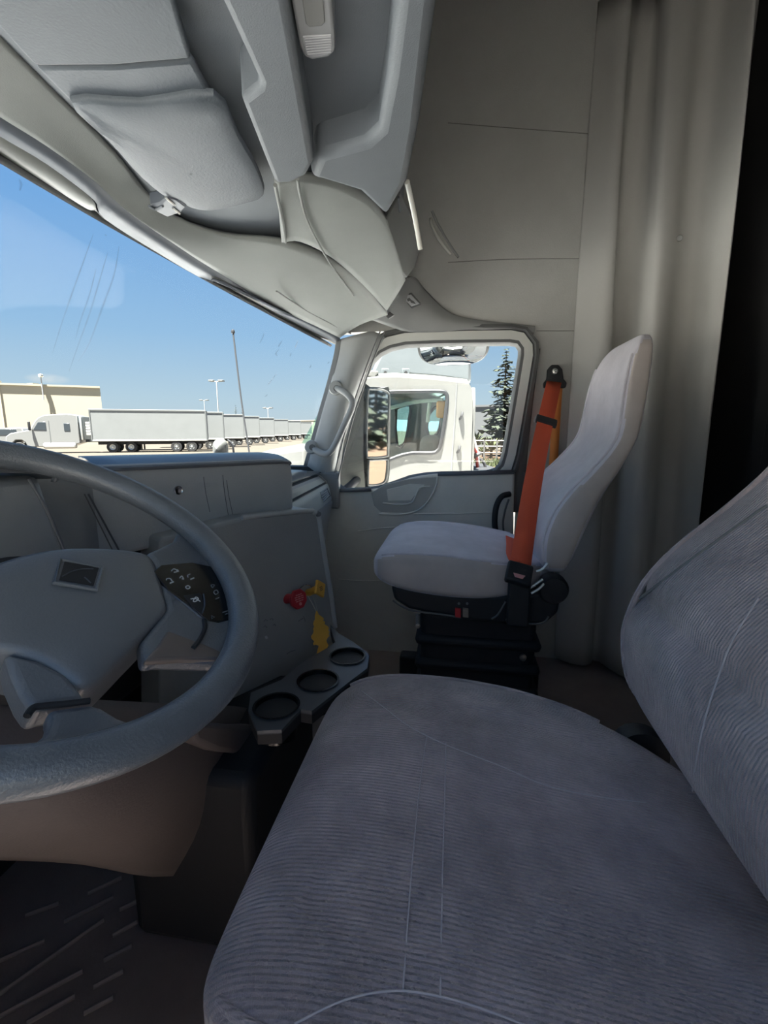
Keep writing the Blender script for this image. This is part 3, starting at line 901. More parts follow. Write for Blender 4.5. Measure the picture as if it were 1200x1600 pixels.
prism('vent_dial', [P(x, y, pl=plV) for x, y in [(476, 782), (480, 781), (481, 784), (478, 785)]], fn * .004, 'gasket', dash, bevel=.001)
box('corner_sun_block', (.925, .505, .66), (.968, .72, .822), 'dashface', dash, bevel=.01)  # added block that keeps the sun off the pillar foot
prism('glovebox', [V(.20, .545, .70), V(.94, .53, .70), V(.94, .60, .36), V(.20, .62, .36)], V(0, .10, 0), 'dash', dash, bevel=.012)
box('under_dash', (-.98, .72, .40), (.94, .99, .80), 'black', dash, bevel=.02)
box('dash_deck', (-.97, .66, .79), (.93, .99, .83), 'black', dash, bevel=.01)

# lower console: cup holder tray
ct = thing('cup_holder_tray', P(500, 1060, Z=.42), 'grey cup holder tray with three round wells below the brake knobs', 'tray')
ZT = .50
tray_px = [(516, 976), (530, 990), (552, 1003), (572, 1018), (577, 1024), (574, 1044), (550, 1062), (518, 1087), (487, 1111), (470, 1108), (440, 1140), (402, 1142), (388, 1110), (392, 1082), (440, 1062), (470, 1035), (498, 1020), (512, 1012), (524, 1003), (520, 992)]
to = [P(x, y, Z=ZT) for x, y in tray_px]
holes = [(P(543, 1026, Z=ZT), .037), (P(497, 1064, Z=ZT), .039), (P(432, 1104, Z=ZT), .039)]


def plate_with_holes(name, outline, hs_, th, m, parent):
    bm = bmesh.new()
    geo = []
    ov = [bm.verts.new(p) for p in outline]
    es = [bm.edges.new((ov[i], ov[(i + 1) % len(ov)])) for i in range(len(ov))]
    for c, r in hs_:
        hv = [bm.verts.new(c + V(math.cos(a) * r, math.sin(a) * r, 0)) for a in [2 * PI * k / 28 for k in range(28)]]
        es += [bm.edges.new((hv[i], hv[(i + 1) % 28])) for i in range(28)]
    bmesh.ops.triangle_fill(bm, use_beauty=True, use_dissolve=False, edges=es)
    bm.verts.index_update()
    vv = [v.co.copy() for v in bm.verts]
    ff = [tuple(v.index for v in f.verts) for f in bm.faces
          if not any(((f.calc_center_median() - c).length < r * .9) for c, r in hs_)]
    bm.free()
    return mk(name, vv, ff, m, parent, smooth=False, solid=th, off=-1)


plate_with_holes('tray_top', to, holes, .008, 'tray', ct)
for i, (c, r) in enumerate(holes):
    lathe('cup_well', c, (0, 0, -1), [(r + .004, -.003), (r, -.003), (r - .001, .0), (r - .004, .055), (0, .056)], 'blackgloss', ct, seg=28)
prism('tray_skirt', [p + V(0, 0, -.006) for p in to], V(0, 0, -.02), 'black', ct)

# knee panel and lower bin under the wheel
kp = thing('knee_panel', (-.45, .45, .28), 'dark brown moulded panel curving under the steering wheel', 'panel')
kr = [[(-60, 1100), (100, 1100), (260, 1105), (380, 1110), (470, 1140)],
      [(-60, 1200), (110, 1195), (280, 1190), (400, 1190), (482, 1188)],
      [(-60, 1260), (120, 1270), (270, 1280), (385, 1262), (455, 1232)],
      [(-40, 1310), (130, 1325), (262, 1354), (360, 1320), (412, 1288)]]
kd = [.46, .44, .46, .52]
loft('panel_face', [[P(x, y, Y=kd[i] + (.02 if j in (0, 4) else 0)) for j, (x, y) in enumerate(r)] for i, r in enumerate(kr)], 'knee', kp, k=4, solid=.02, off=1.0)
tube('panel_seam', [P(x, y, Y=yy) for x, y, yy in [(286, 1150, .438), (305, 1168, .436), (340, 1180, .434), (400, 1186, .432), (478, 1187, .432)]], .003, 'doorpanel', kp, seg=8, k=5)
bn = prism('lower_bin', [P(x, y, Y=.395) for x, y in [(300, 1128), (380, 1134), (436, 1131), (446, 1150), (450, 1178), (400, 1182), (340, 1174), (308, 1160)]], V(0, .06, 0), 'knee', kp, bevel=.008)
box('console_tower', (-.34, .34, .02), (.02, .60, .40), 'black', kp, bevel=.02)

# brake knobs
def frame_at(px, py, out):
    c = P(px, py, pl=(plL[0] + nAB * out, nAB))
    nn = (nAB + V(.0, -.10, .22)).normalized()
    u_ = V(0, 0, 1).cross(nn).normalized()
    v_ = nn.cross(u_)
    return c, u_, v_, nn


rkb = thing('brake_knob', P(460, 945, pl=plL), 'red octagonal brake knob on the dash panel', 'knob', 'brake knobs')
c, u_, v_, nn = frame_at(464, 936, .035)
lathe('stem', c - nn * .04 , nn, [(.0, 0), (.013, 0), (.011, .02), (.013, .036), (0, .037)], 'red', rkb, seg=18)
hd = prism('head', [c + (u_ * math.cos(a) + v_ * math.sin(a)) * .025 for a in [PI / 8 + k * PI / 4 for k in range(8)]], nn * .009, 'red', rkb, bevel=.002)
for i, (w_, y_) in enumerate(((.010, .011), (.014, .006), (.014, .001), (.012, -.004))):
    for sx in (-1, 0, 1):
        q = c + nn * .0092 + v_ * y_ + u_ * (sx * w_ * .66)
        prism('lettering', [q - u_ * w_ * .26 - v_ * .0012, q + u_ * w_ * .26 - v_ * .0012, q + u_ * w_ * .26 + v_ * .0012, q - u_ * w_ * .26 + v_ * .0012], nn * .0006, 'redlight', hd)
lathe('head_emblem', c + nn * .0088 - v_ * .0115 + u_ * .001, nn, [(0, .001), (.004, .001), (.004, 0)], 'redlight', hd, seg=12)
ykb = thing('brake_knob', P(488, 928, pl=plL), 'yellow diamond brake knob holding the hanging air freshener', 'knob', 'brake knobs')
c2, u_, v_, nn = frame_at(498, 920, .052)
nn = (nn + V(.25, -.1, 0.05)).normalized()
u_ = V(0, 0, 1).cross(nn).normalized()
v_ = nn.cross(u_)
stem0 = P(482, 926, pl=(plL[0] + nAB * .004, nAB))
ax = (c2 - stem0).normalized()
lathe('stem', stem0, ax, [(0, 0), (.010, 0), (.009, .02), (.011, (c2 - stem0).length), (0, (c2 - stem0).length + .001)], 'yellow', ykb, seg=18)
hd = prism('head', [c2 + (u_ * math.cos(a) + v_ * math.sin(a)) * .025 for a in [.15 + k * PI / 2 for k in range(4)]], nn * .007, 'yellow', ykb, bevel=.002, bseg=2)
for k in range(3):
    q = c2 + nn * .0073 + v_ * (.004 - .004 * k)
    prism('lettering', [q - u_ * .006 - v_ * .0010, q + u_ * .006 - v_ * .0010, q + u_ * .006 + v_ * .0010, q - u_ * .006 + v_ * .0010], nn * .0005, 'yellowdark', hd)
tube('valve_guard', [P(x, y, pl=(plL[0] + nAB * o_, nAB)) for x, y, o_ in [(466, 922, .004), (474, 915, .02), (482, 914, .022), (488, 918, .006)]], .0014, 'chrome', dash, seg=8, k=5)

# air freshener
af = thing('air_freshener', P(500, 1024, pl=(plL[0] + nAB * .045, nAB)), 'yellow tree-shaped card air freshener hanging from the yellow knob', 'air freshener')
cF = P(500, 990, pl=(plL[0] + nAB * .085, nAB))
plF = (cF, V(CAM.x - cF.x, CAM.y - cF.y, 0).normalized())
tree_px = [(494, 954), (496, 955), (498, 960), (501, 962), (506, 966), (505, 970), (508, 971), (507, 975), (510, 977), (513, 979), (514, 982), (513, 985), (515, 987), (513, 990), (515, 993), (512, 996), (510, 1000), (511, 1004), (513, 1007), (511, 1014), (505, 1019), (497, 1026), (495, 1020), (497, 1012), (498, 1009), (494, 1007), (490, 1008), (489, 1005), (491, 1002), (487, 998), (486, 994), (489, 990), (490, 986), (489, 982), (491, 979), (489, 975), (490, 971), (492, 968), (492, 962)]
prism('card', [P(x, y, pl=plF) for x, y in tree_px], plF[1] * .0016, 'fresh', af)
for a_, b_ in (((481, 930), (494, 955)), ((489, 931), (496, 955))):
    p_, q_ = P(*a_, pl=(plL[0] + nAB * .055, nAB)), P(*b_, pl=plF)
    tube('string', [p_, (p_ + q_) / 2, q_], .0009, 'string', af, seg=6, k=2)

# ================================================================== STEERING WHEEL
WC = V(-.612, .411, .862)
tW, yW = math.radians(56.64), math.radians(-8.23)
WN = V(math.cos(tW) * math.sin(yW), -math.cos(tW) * math.cos(yW), math.sin(tW))
WU = V(0, 0, 1).cross(WN).normalized()
WV = WN.cross(WU)


def Wp(x, y, w=0.0):
    return P(x, y, pl=(WC + WN * w, WN))


def wmirror(p):
    """mirror a point of the wheel across its own vertical axis (the wheel is turned 42 degrees clockwise)"""
    a = math.radians(-42)
    r_ = WU * math.cos(a) + WV * math.sin(a)
    hub = WC + r_ * .012
    return p - r_ * (2 * (p - hub).dot(r_))


swt = thing('steering_wheel', WC - V(0, 0, .12), 'large dark leather steering wheel with a square badge and worn rim', 'steering wheel')
N1, N2 = 96, 16
vsr, fsr = [], []
for i in range(N1):
    a = 2 * PI * i / N1
    er = WU * math.cos(a) + WV * math.sin(a)
    for j in range(N2):
        b = 2 * PI * j / N2
        vsr.append(WC + er * (.2145 + .0185 * math.cos(b)) + WN * (.0165 * math.sin(b)))
for i in range(N1):
    for j in range(N2):
        fsr.append((i * N2 + j, ((i + 1) % N1) * N2 + j, ((i + 1) % N1) * N2 + (j + 1) % N2, i * N2 + (j + 1) % N2))
mk('rim', vsr, fsr, 'wheel', swt)
pad_px = [(-70, 915), (-30, 890), (0, 878), (50, 864), (110, 857), (175, 858), (222, 864), (240, 876), (250, 903), (258, 932), (262, 954), (243, 977), (214, 1006), (180, 1040), (150, 1066), (118, 1072), (70, 1040), (20, 1022), (-40, 1010), (-80, 970)]
pad_o = crom([Wp(x, y, -.012) for x, y in pad_px], 3, closed=True)
dome('horn_pad', pad_o, WN, [(1.0, -.05), (1.0, -.010), (.99, -.003), (.965, .002), (.9, .005), (.7, .0075), (.4, .008)], 'wheelpad', swt)
spR = [(228, 863), (252, 853), (272, 843), (283, 822), (320, 850), (365, 905), (382, 960), (380, 1010), (362, 1050), (350, 1042), (338, 1032), (300, 1030), (250, 1028), (226, 1032), (222, 1000), (262, 950), (252, 910), (240, 876)]
spw = [Wp(x, y, -.009) for x, y in spR]
prism('spoke', spw, -WN * .022, 'wheel', swt, bevel=.007, bseg=4)
prism('spoke', [wmirror(p) for p in spw], -WN * .022, 'wheel', swt, bevel=.007, bseg=4)
ins = [(262, 984), (300, 998), (336, 1012), (357, 1023), (350, 1034), (336, 1029), (280, 1028), (226, 1031), (246, 1008)]
insw = [Wp(x, y, -.0075) for x, y in ins]
prism('spoke_insert', insw, -WN * .01, 'wheelinsert', swt, bevel=.003, bseg=3)
prism('spoke_insert', [wmirror(p) for p in insw], -WN * .01, 'wheelinsert', swt, bevel=.003, bseg=3)
tube('spoke_joint', [Wp(x, y, -.006) for x, y in [(319, 968), (320, 982), (313, 998), (302, 1012)]], .0026, 'black', swt, seg=8, k=4)
lc = [(8, 1018), (60, 1030), (104, 1052), (122, 1072), (137, 1094), (70, 1103), (52, 1110), (34, 1085), (18, 1050)]
prism('lower_spoke_cover', [Wp(x, y, -.010) for x, y in lc], -WN * .03, 'wheelpad', swt, bevel=.006, bseg=3)
ls = [(72, 1106), (140, 1097), (160, 1102), (186, 1118), (216, 1129), (246, 1128), (220, 1165), (140, 1195), (50, 1208), (-20, 1210), (-30, 1172), (20, 1168), (55, 1158), (72, 1142), (78, 1124)]
prism('lower_spoke', [Wp(x, y, -.006) for x, y in ls], -WN * .022, 'wheel', swt, bevel=.008, bseg=4)
tube('lower_joint', [Wp(x, y, -.004) for x, y in [(42, 1119), (52, 1106), (68, 1103), (110, 1099), (140, 1095)]], .0028, 'black', swt, seg=8, k=4)
lathe('hub_column', WC - WN * .03, -WN, [(.0, 0), (.055, 0), (.06, .04), (.05, .16), (0, .165)], 'black', swt, seg=32)
# square badge on the pad
bp = [(95, 875), (160, 887), (150, 922), (84, 911)]
bq = [Wp(x, y, -.0035) for x, y in bp]
bc = sum(bq, Vector()) / 4
bd = prism('badge', bq, WN * .0015, 'wheelpad', swt, bevel=.001)
tube('badge_frame', [Wp(x, y, -.001) for x, y in bp] , .0021, 'wheel', bd, seg=8, k=1, closed=True)
prism('badge_plate', [bc + (q - bc) * .82 + WN * .0018 for q in bq], WN * .0006, 'black', bd)
tube('badge_arc', [Wp(x, y, -.0008) for x, y in [(97, 901), (112, 893), (128, 889), (146, 889)]], .0006, 'tray', bd, seg=6, k=5)
tube('badge_dash', [Wp(x, y, -.0008) for x, y in [(132, 902), (137, 906), (142, 911)]], .0007, 'tray', bd, seg=6, k=2)
# button pods
pod = [(240, 892), (252, 882), (300, 878), (334, 885), (354, 905), (367, 938), (371, 957), (362, 967), (342, 972), (324, 969), (295, 945), (263, 921)]
podw = [Wp(x, y, -.0075) for x, y in pod]
pdo = prism('button_pod', podw, -WN * .006, 'blackgloss', swt, bevel=.002)
prism('button_pod', [wmirror(p) for p in podw], -WN * .006, 'blackgloss', swt, bevel=.002)
prism('cruise_button', [Wp(x, y, -.0068) for x, y in [(286, 930), (314, 926), (319, 944), (317, 961), (300, 947)]], -WN * .002, 'black', pdo, bevel=.001)
tube('button_edge', [Wp(x, y, -.006) for x, y in [(272, 931), (293, 948), (314, 965)]], .0011, 'tray', pdo, seg=6, k=3)
tube('button_edge', [Wp(x, y, -.006) for x, y in [(318, 928), (320, 945), (316, 958)]], .0009, 'tray', pdo, seg=6, k=3)
def ico(pts, m='icon', r=.0007, k=3, closed=False):
    tube('icon', [Wp(x, y, -.0066) for x, y in pts], r, m, pdo, seg=6, k=k, closed=closed)
ico([(268, 892), (271, 889), (275, 890), (277, 893), (272, 894)])
ico([(277, 890), (279, 893)], k=1)
ico([(260, 906), (261, 904), (266, 904), (269, 908)])
ico([(266, 911), (271, 909)], k=1, r=.0009)
ico([(294, 902), (293, 899), (297, 897)])
ico([(298, 905), (303, 903)], k=1, r=.0009)
ico([(281, 903), (284, 900), (287, 905), (284, 904)])
ico([(290, 917), (294, 915), (297, 918), (293, 920)], closed=True)
ico([(298, 936), (304, 935), (309, 937), (313, 940)])
ico([(302, 939), (306, 933), (310, 936), (305, 940)], closed=True)
ico([(330, 914), (335, 914), (332, 918)], 'icondim', closed=True)
ico([(334, 925), (338, 922), (341, 926), (337, 929)], 'icondim', closed=True)
ico([(337, 936), (342, 934)], 'icondim', k=1)
ico([(348, 957), (357, 954)], 'icondim', k=1)
ico([(352, 960), (357, 958)], 'icondim', k=1)
ico([(331, 962), (335, 964), (331, 967)], 'icondim', closed=True, k=1)

# ================================================================== SEATS
CUSH = [(-.31, .08, .600, .560), (-.295, .115, .618, .540), (-.25, .165, .628, .526), (-.20, .203, .635, .521), (-.15, .229, .642, .517), (-.08, .246, .652, .512), (-.03, .25, .658, .511), (.03, .25, .664, .512),
        (.11, .248, .664, .520), (.16, .243, .659, .529), (.195, .233, .652, .537), (.220, .218, .641, .547), (.238, .198, .626, .561), (.246, .165, .608, .578), (.248, .12, .598, .588)]
BACK = [(.592, .16, -.272, -.300), (.604, .20, -.256, -.316), (.63, .226, -.238, -.328), (.68, .240, -.228, -.345), (.72, .243, -.229, -.358), (.78, .243, -.248, -.380), (.837, .24, -.288, -.405),
        (.893, .234, -.342, -.435), (.947, .226, -.388, -.460), (.99, .217, -.410, -.478), (1.05, .204, -.418, -.490), (1.115, .192, -.424, -.499), (1.18, .178, -.436, -.506),
        (1.225, .16, -.455, -.508), (1.250, .13, -.475, -.506), (1.256, .10, -.485, -.500)]


def lerp_rows(rows, x, col):
    x = max(rows[0][0], min(rows[-1][0], x))
    for a, b in zip(rows, rows[1:]):
        if a[0] <= x <= b[0]:
            t = (x - a[0]) / (b[0] - a[0])
            return a[col] * (1 - t) + b[col] * t
    return rows[-1][col]


def smooth_rows(rows, k):
    v = crom([Vector((r[0], r[1], r[2])) for r in rows], k)
    w = crom([Vector((r[0], r[3], 0)) for r in rows], k)
    return [(a.x, a.y, a.z, b.y) for a, b in zip(v, w)]


CR = smooth_rows(CUSH, 3)
BR = smooth_rows(BACK, 3)


def boxing(o):
    """side faces of the upholstery are sewn from a plainer, browner cloth"""
    o.data.materials.append(MT['seatside'])
    for f in o.data.polygons:
        if abs(f.normal.x) > .72:
            f.material_index = 1
    return o


def seat(cx, dy, dz, ws, m, label, group, dyb=0.0, dzb=0.0, wsb=1.0):
    root = thing('suspension_chair', (cx, -.12 + dy, 0), label, 'seat', group)
    # cushion
    K = 56
    ex = 2 / 6.0
    def sag(x, w, y):
        u = abs(x / w)
        b = max(0, 1 - u * u)
        s_ = -.014 * b * (1 if y < 0 else max(0, 1 - y / .2))
        g = 0
        for e in (.62,):
            g -= .0045 * math.exp(-((u - e) / .035) ** 2) * (1 if y < .17 else 0)
        return s_ + g
    rows = []
    for y, w, zt, zb in CR:
        w *= ws
        row = []
        for k in range(K):
            a = 2 * PI * k / K
            c_, s_ = math.cos(a), math.sin(a)
            x = w * math.copysign(abs(c_) ** ex, c_)
            mid, h = (zt + zb) / 2, (zt - zb) / 2
            z = mid + h * math.copysign(abs(s_) ** ex, s_)
            if s_ > 0:
                z += sag(x, w, y) * min(1, s_ * 2)
            row.append(V(cx + x, y + dy, z + dz))
        rows.append(row)
    nr = len(rows)
    vv = [p for r in rows for p in r]
    ff = [(i * K + k, i * K + (k + 1) % K, (i + 1) * K + (k + 1) % K, (i + 1) * K + k) for i in range(nr - 1) for k in range(K)]
    ff += [tuple(range(K))[::-1], tuple((nr - 1) * K + k for k in range(K))]
    cu = boxing(mk('cushion', vv, ff, m, root, angle=80))

    def ztop(x, y):
        w = lerp_rows(CR, y - dy, 1) * ws
        zt, zb = lerp_rows(CR, y - dy, 2), lerp_rows(CR, y - dy, 3)
        xl = max(-w * .999, min(w * .999, x - cx))
        return (zt + zb) / 2 + (zt - zb) / 2 * (1 - abs(xl / w) ** 6.0) ** (1 / 6.0) + sag(xl, w, y - dy) + dz
    root_z = ztop
    # piping round the top edge, both sides
    for sx in (-1, 1):
        pts = []
        for y, w, zt, zb in CR[9:-10]:
            x = cx + sx * w * ws * .955
            pts.append(V(x, y + dy, ztop(x, y + dy) + .001))
        tube('piping', pts, .0042, m, cu, seg=8, k=1)
    # backrest
    rows = []
    ex2 = 2 / 4.6
    for z, w, yf, yb in BR:
        w *= wsb
        if dyb:
            yf -= .012 * math.exp(-((z + dzb - .752) / .016) ** 2)
        row = []
        for k in range(K):
            a = 2 * PI * k / K
            c_, s_ = math.cos(a), math.sin(a)
            x = w * math.copysign(abs(c_) ** ex2, c_)
            mid, h = (yf + yb) / 2, (yf - yb) / 2
            y = mid + h * math.copysign(abs(s_) ** ex2, s_)
            u = abs(x / w)
            if s_ > 0 and .63 < z < 1.15:
                y -= .010 * (1 - u * u) * math.sin(PI * (z - .63) / .52)
                y -= .004 * math.exp(-((u - .58) / .03) ** 2)
            row.append(V(cx + x, y + dyb, z + dzb))
        rows.append(row)
    nr = len(rows)
    vv = [p for r in rows for p in r]
    ff = [(i * K + k, i * K + (k + 1) % K, (i + 1) * K + (k + 1) % K, (i + 1) * K + k) for i in range(nr - 1) for k in range(K)]
    ff += [tuple(range(K))[::-1], tuple((nr - 1) * K + k for k in range(K))]
    bk = boxing(mk('backrest', vv, ff, m, root, angle=80))
    for sx in (-1, 1):
        pts = []
        for z, w, yf, yb in BR[4:-8]:
            h = (yf - yb) / 2
            u = .93
            y = (yf + yb) / 2 + h * (1 - u ** 4.6) ** (1 / 4.6)
            pts.append(V(cx + sx * w * wsb * u, y + dyb + .0005, z + dzb))
        tube('piping', pts, .0045, m, bk, seg=8, k=1)
    # base
    prism('base_shell', [V(cx - .225 * ws, y + dy, z + dz) for y, z in [(.185, .545), (.175, .50), (.13, .474), (-.02, .452), (-.17, .446), (-.26, .452), (-.295, .49), (-.30, .56), (-.2, .54), (0, .525)]],
          V(.45 * ws, 0, 0), 'black', root, bevel=.012, bseg=3)
    for sx in (-1, 1):
        lathe('recliner_cover', V(cx + sx * .232 * ws, -.275 + dy, .56 + dz), V(sx, 0, 0), [(.0, -.03), (.042, -.03), (.042, .0), (.035, .010), (.0, .012)], 'black', root, seg=24)
    box('suspension', (cx - .17, -.25 + dy, .14), (cx + .17, .10 + dy, .45 + dz), 'black', root, bevel=.02)
    for i in range(3):
        box('bellows_fold', (cx - .185, -.265 + dy, .18 + i * .08), (cx + .185, .115 + dy, .215 + i * .08), 'black', root, bevel=.015)
    for sx in (-1, 1):
        box('floor_rail', (cx + sx * .15 - .03, -.32 + dy, .001), (cx + sx * .15 + .03, .2 + dy, .14), 'black', root, bevel=.008)
    return root, ztop, cu, bk


pseat, pz, pcu, pbk = seat(.52, 0, 0, 1.0, 'seat2', 'pale grey upholstered passenger seat with the orange belt across it', 'truck seats')
dseat, dzt, dcu, dbk = seat(-.497, -.036, -.085, 1.09, 'seat', 'dark grey corduroy driver seat in the foreground', 'truck seats', -.024, -.010, 1.0)


def drape(px, lift=.0008):
    out = []
    for x, y in px:
        z = .58
        for _ in range(6):
            p = P(x, y, Z=z)
            z = dzt(p.x, p.y) + lift
        out.append(P(x, y, Z=z))
    return out


def drape_back(px, cx=-.497, dy=-.024, dz=-.010, ws=1.0, lift=.001):
    out = []
    for x, y in px:
        yy = -.25
        for _ in range(12):
            p = P(x, y, Y=yy)
            z = p.z - dz
            w = lerp_rows(BR, z, 1) * ws
            yf, yb = lerp_rows(BR, z, 2), lerp_rows(BR, z, 3)
            u = min(.99, abs((p.x - cx) / w))
            yn = (yf + yb) / 2 + (yf - yb) / 2 * (1 - u ** 4.6) ** (1 / 4.6) + dy + lift
            if .63 < z < 1.15:
                yn -= .010 * (1 - u * u) * math.sin(PI * (z - .63) / .52) + .004 * math.exp(-((u - .58) / .03) ** 2)
            yy = yy * .4 + yn * .6
        out.append(P(x, y, Y=yy))
    return out


for pts in ([(667, 1150), (656, 1230), (646, 1330), (638, 1430), (630, 1545)], [(697, 1160), (695, 1250), (692, 1350), (690, 1450), (688, 1558)],
            [(566, 1080), (600, 1105), (640, 1135), (700, 1165), (780, 1196), (850, 1226), (930, 1244), (1010, 1254)],
            [(460, 1600), (540, 1562), (620, 1548), (700, 1560), (770, 1582), (840, 1610)]):
    tube('stitching', drape(pts), .0008, 'stitch', dcu, seg=6, k=5)
tube('gusset_seam', drape_back([(1000, 935), (1040, 905), (1100, 860), (1160, 817), (1199, 790)], lift=-.0005), .0022, 'gasket', dbk, seg=6, k=5)
tube('stitching', drape_back([(1082, 1236), (1088, 1190), (1100, 1130), (1118, 1070), (1145, 1000), (1185, 935)]), .0009, 'stitch', dbk, seg=6, k=5)

# passenger seat switches, knob, buckle
for x0, x1, mm in ((711, 720, 'swred'), (723, 732, 'swgrey')):
    q = [P(x, y, X=.292) for x, y in [(x0, 949), (x1, 950), (x1, 963), (x0, 962)]]
    prism('rocker_switch', q, V(-.012, 0, 0), mm, pseat, bevel=.0015)
for x0 in (717, 730):
    lathe('switch_legend', P(x0, 943, X=.288), V(-1, 0, 0), [(0, .001), (.004, .001), (.004, 0)], 'icondim', pseat, seg=10)
for pts in ([(614, 938), (640, 953), (690, 960), (720, 965)], [(790, 968), (830, 975), (850, 972), (857, 963)], [(768, 967), (778, 960), (790, 940)]):
    tube('shell_edge', [P(x, y, X=.288) for x, y in pts], .003, 'gasket', pseat, seg=8, k=4)
tube('height_lever', [P(653, 960, X=.28), P(653, 970, X=.265), P(653, 978, X=.255)], .007, 'gasket', pseat, seg=10, k=3)
lathe('lever_tip', P(653, 978, X=.252), V(-1, 0, 0), [(0, 0), (.007, 0), (.006, .005), (0, .006)], 'steel', pseat, seg=12)
lathe('base_bolt', P(817, 1027, X=.345), V(-1, 0, 0), [(0, 0), (.011, 0), (.010, .006), (0, .008)], 'steel', pseat, seg=12)
for pts in ([(838, 893), (848, 889), (856, 880)], [(826, 920), (838, 912), (848, 905)], [(830, 927), (842, 920), (850, 912)]):
    tube('recliner_rod', [P(x, y, X=.262) for x, y in pts], .004, 'alu', pseat, seg=8, k=3)

# chrome link between driver cushion and backrest
tube('recline_link', [P(985, 1183, X=-.27), P(1000, 1181, X=-.27), P(1020, 1190, X=-.28)], .006, 'alu', dseat, seg=8, k=3)

# ---- seat belt
def ribbon(name, pts, w, m, parent, wdir, th=.0016, k=4):
    pts = crom(pts, k) if k > 1 else [Vector(p) for p in pts]
    a, b = [], []
    for i, p in enumerate(pts):
        t = (pts[min(i + 1, len(pts) - 1)] - pts[max(i - 1, 0)]).normalized()
        d_ = Vector(wdir)
        d_ = (d_ - t * d_.dot(t)).normalized()
        a.append(p - d_ * w / 2)
        b.append(p + d_ * w / 2)
    return loft(name, [a, b], m, parent, solid=th, off=0)


an, bu = P(866, 596, X=.965), P(813, 884, X=.258)
sb = thing('seat_belt', V(.3, -.2, .55), 'bright orange seat belt buckled across the passenger seat', 'seat belt')
mid = an.lerp(bu, .5)
ribbon('shoulder_strap', [an, an.lerp(bu, .33) + V(0, .006, 0), an.lerp(bu, .66) + V(0, .008, 0), bu], .056, 'belt', sb, RT)
ribbon('lap_strap', [P(808, 878, X=.262), P(803, 868, X=.30), P(802, 852, X=.46), P(800, 840, X=.66), P(800, 838, X=.80)], .045, 'belt', sb, V(0, 1, .3))
ribbon('return_strap', [V(.978, -.388, 1.19), V(.978, -.388, 1.05), V(.978, -.389, .85), V(.978, -.392, .45)], .034, 'beltlit', sb, V(0, 1, 0), k=2)
lathe('anchor_bolt', P(867, 580, X=.955), V(-1, 0, 0), [(0, -.03), (.010, -.03), (.012, 0), (.010, .008), (.004, .009), (0, .006)], 'steel', sb, seg=16)
prism('anchor_plate', [P(x, y, X=.962) for x, y in [(856, 577), (862, 570), (873, 570), (879, 577), (881, 592), (886, 598), (884, 606), (850, 606), (850, 598), (855, 592)]], V(.025, 0, 0), 'black', sb, bevel=.004)
cp = an.lerp(bu, .285) + V(0, .002, 0)
td = (bu - an).normalized()
wd = (RT - td * RT.dot(td)).normalized()
nd = td.cross(wd)
cv = [cp + wd * (a * .037) + td * (b * .017 + a * .006) + nd * (c_ * .009) for a in (-1, 1) for b in (-1, 1) for c_ in (-1, 1)]
mk('comfort_clip', cv, BOXF, 'black', sb, bevel=.004)
tube('clip_shine', [cp - wd * .038 - td * .016 - nd * .0 + td * 0, cp - wd * .040 + td * .016], .003, 'alu', sb, seg=8, k=1)
bv = [bu + wd * (a * .034) + td * (.028 + b * .032) + nd * (c_ * .012) for a in (-1, 1) for b in (-1, 1) for c_ in (-1, 1)]
bk_ = mk('buckle', bv, BOXF, 'black', sb, bevel=.006)
side_ = nd if nd.dot(CAM - bu) > 0 else -nd
rb = bu + td * .042 + side_ * .012
prism('release_button', [rb - wd * .016 - td * .004, rb + wd * .016 - td * .004, rb + wd * .010 + td * .008, rb - wd * .010 + td * .008], side_ * .003, 'redlight', bk_, bevel=.001)
box('buckle_stalk', (bu.x - .012, bu.y - .03, .46), (bu.x + .01, bu.y + .03, bu.z - .03), 'black', sb, bevel=.006)
lathe('lower_anchor', P(816, 741, X=.99), V(-1, 0, 0), [(0, -.01), (.016, -.01), (.016, .006), (.012, .01), (0, .01)], 'gasket', sb, seg=14)

# ---- curtain
plan = [(.992, -.450), (.965, -.468), (.925, -.500), (.915, -.540), (.950, -.568), (.986, -.588), (.986, -.615), (.955, -.628), (.895, -.640), (.850, -.672), (.845, -.722), (.882, -.762), (.872, -.800), (.815, -.828), (.752, -.846), (.735, -.848)]
rows = []
for i in range(26):
    z = .02 + 2.45 * i / 25
    row = []
    for j, (x, y) in enumerate(plan):
        sw_ = .010 * math.sin(z * 2.3 + j * .9) * (0 if j in (0,) else 1)
        f_ = max(0, (1.1 - z)) * .02
        lean = (z - 1.0) * .018 * (j / 15)
        row.append(V(min(.99, x + sw_ * .8 - f_ * (j / 15)), y + sw_ * .6 + lean + .012 * math.sin(j * 1.3 + z), z))
    rows.append(crom(row, 5))
cut = thing('curtain', (.9, -.65, .02), 'grey hanging sleeper curtain gathered in folds behind the passenger seat', 'curtain')
loft('cloth', rows, 'curtain', cut, solid=.004, off=0)
lathe('snap_button', P(1062, 372, X=.862), (CAM - V(.862, -.71, 1.6)).normalized(), [(0, .004), (.008, .003), (.010, -.004)], 'pillar', cut, seg=14)

# ---- black cabinet in the sleeper
cab = thing('sleeper_cabinet', (.8, -1.3, 0), 'tall black sleeper cabinet beyond the curtain edge', 'cabinet')
box('body', (.60, -1.75, .0), (.99, -.95, 2.45), 'wallback', cab, bevel=.01)
for z0, z1 in ((.30, 1.0), (1.03, 1.75), (1.78, 2.4)):
    d_ = box('cabinet_door', (.592, -1.72, z0), (.602, -.98, z1), 'wallback', cab, bevel=.004)
    tube('pull', [V(.585, -1.06, z0 + .62), V(.578, -1.10, z0 + .62), V(.585, -1.14, z0 + .62)], .005, 'gasket', d_, seg=8, k=4)
box('front_edge', (.59, -.965, .0), (.63, -.945, 2.45), 'black', cab, bevel=.004)

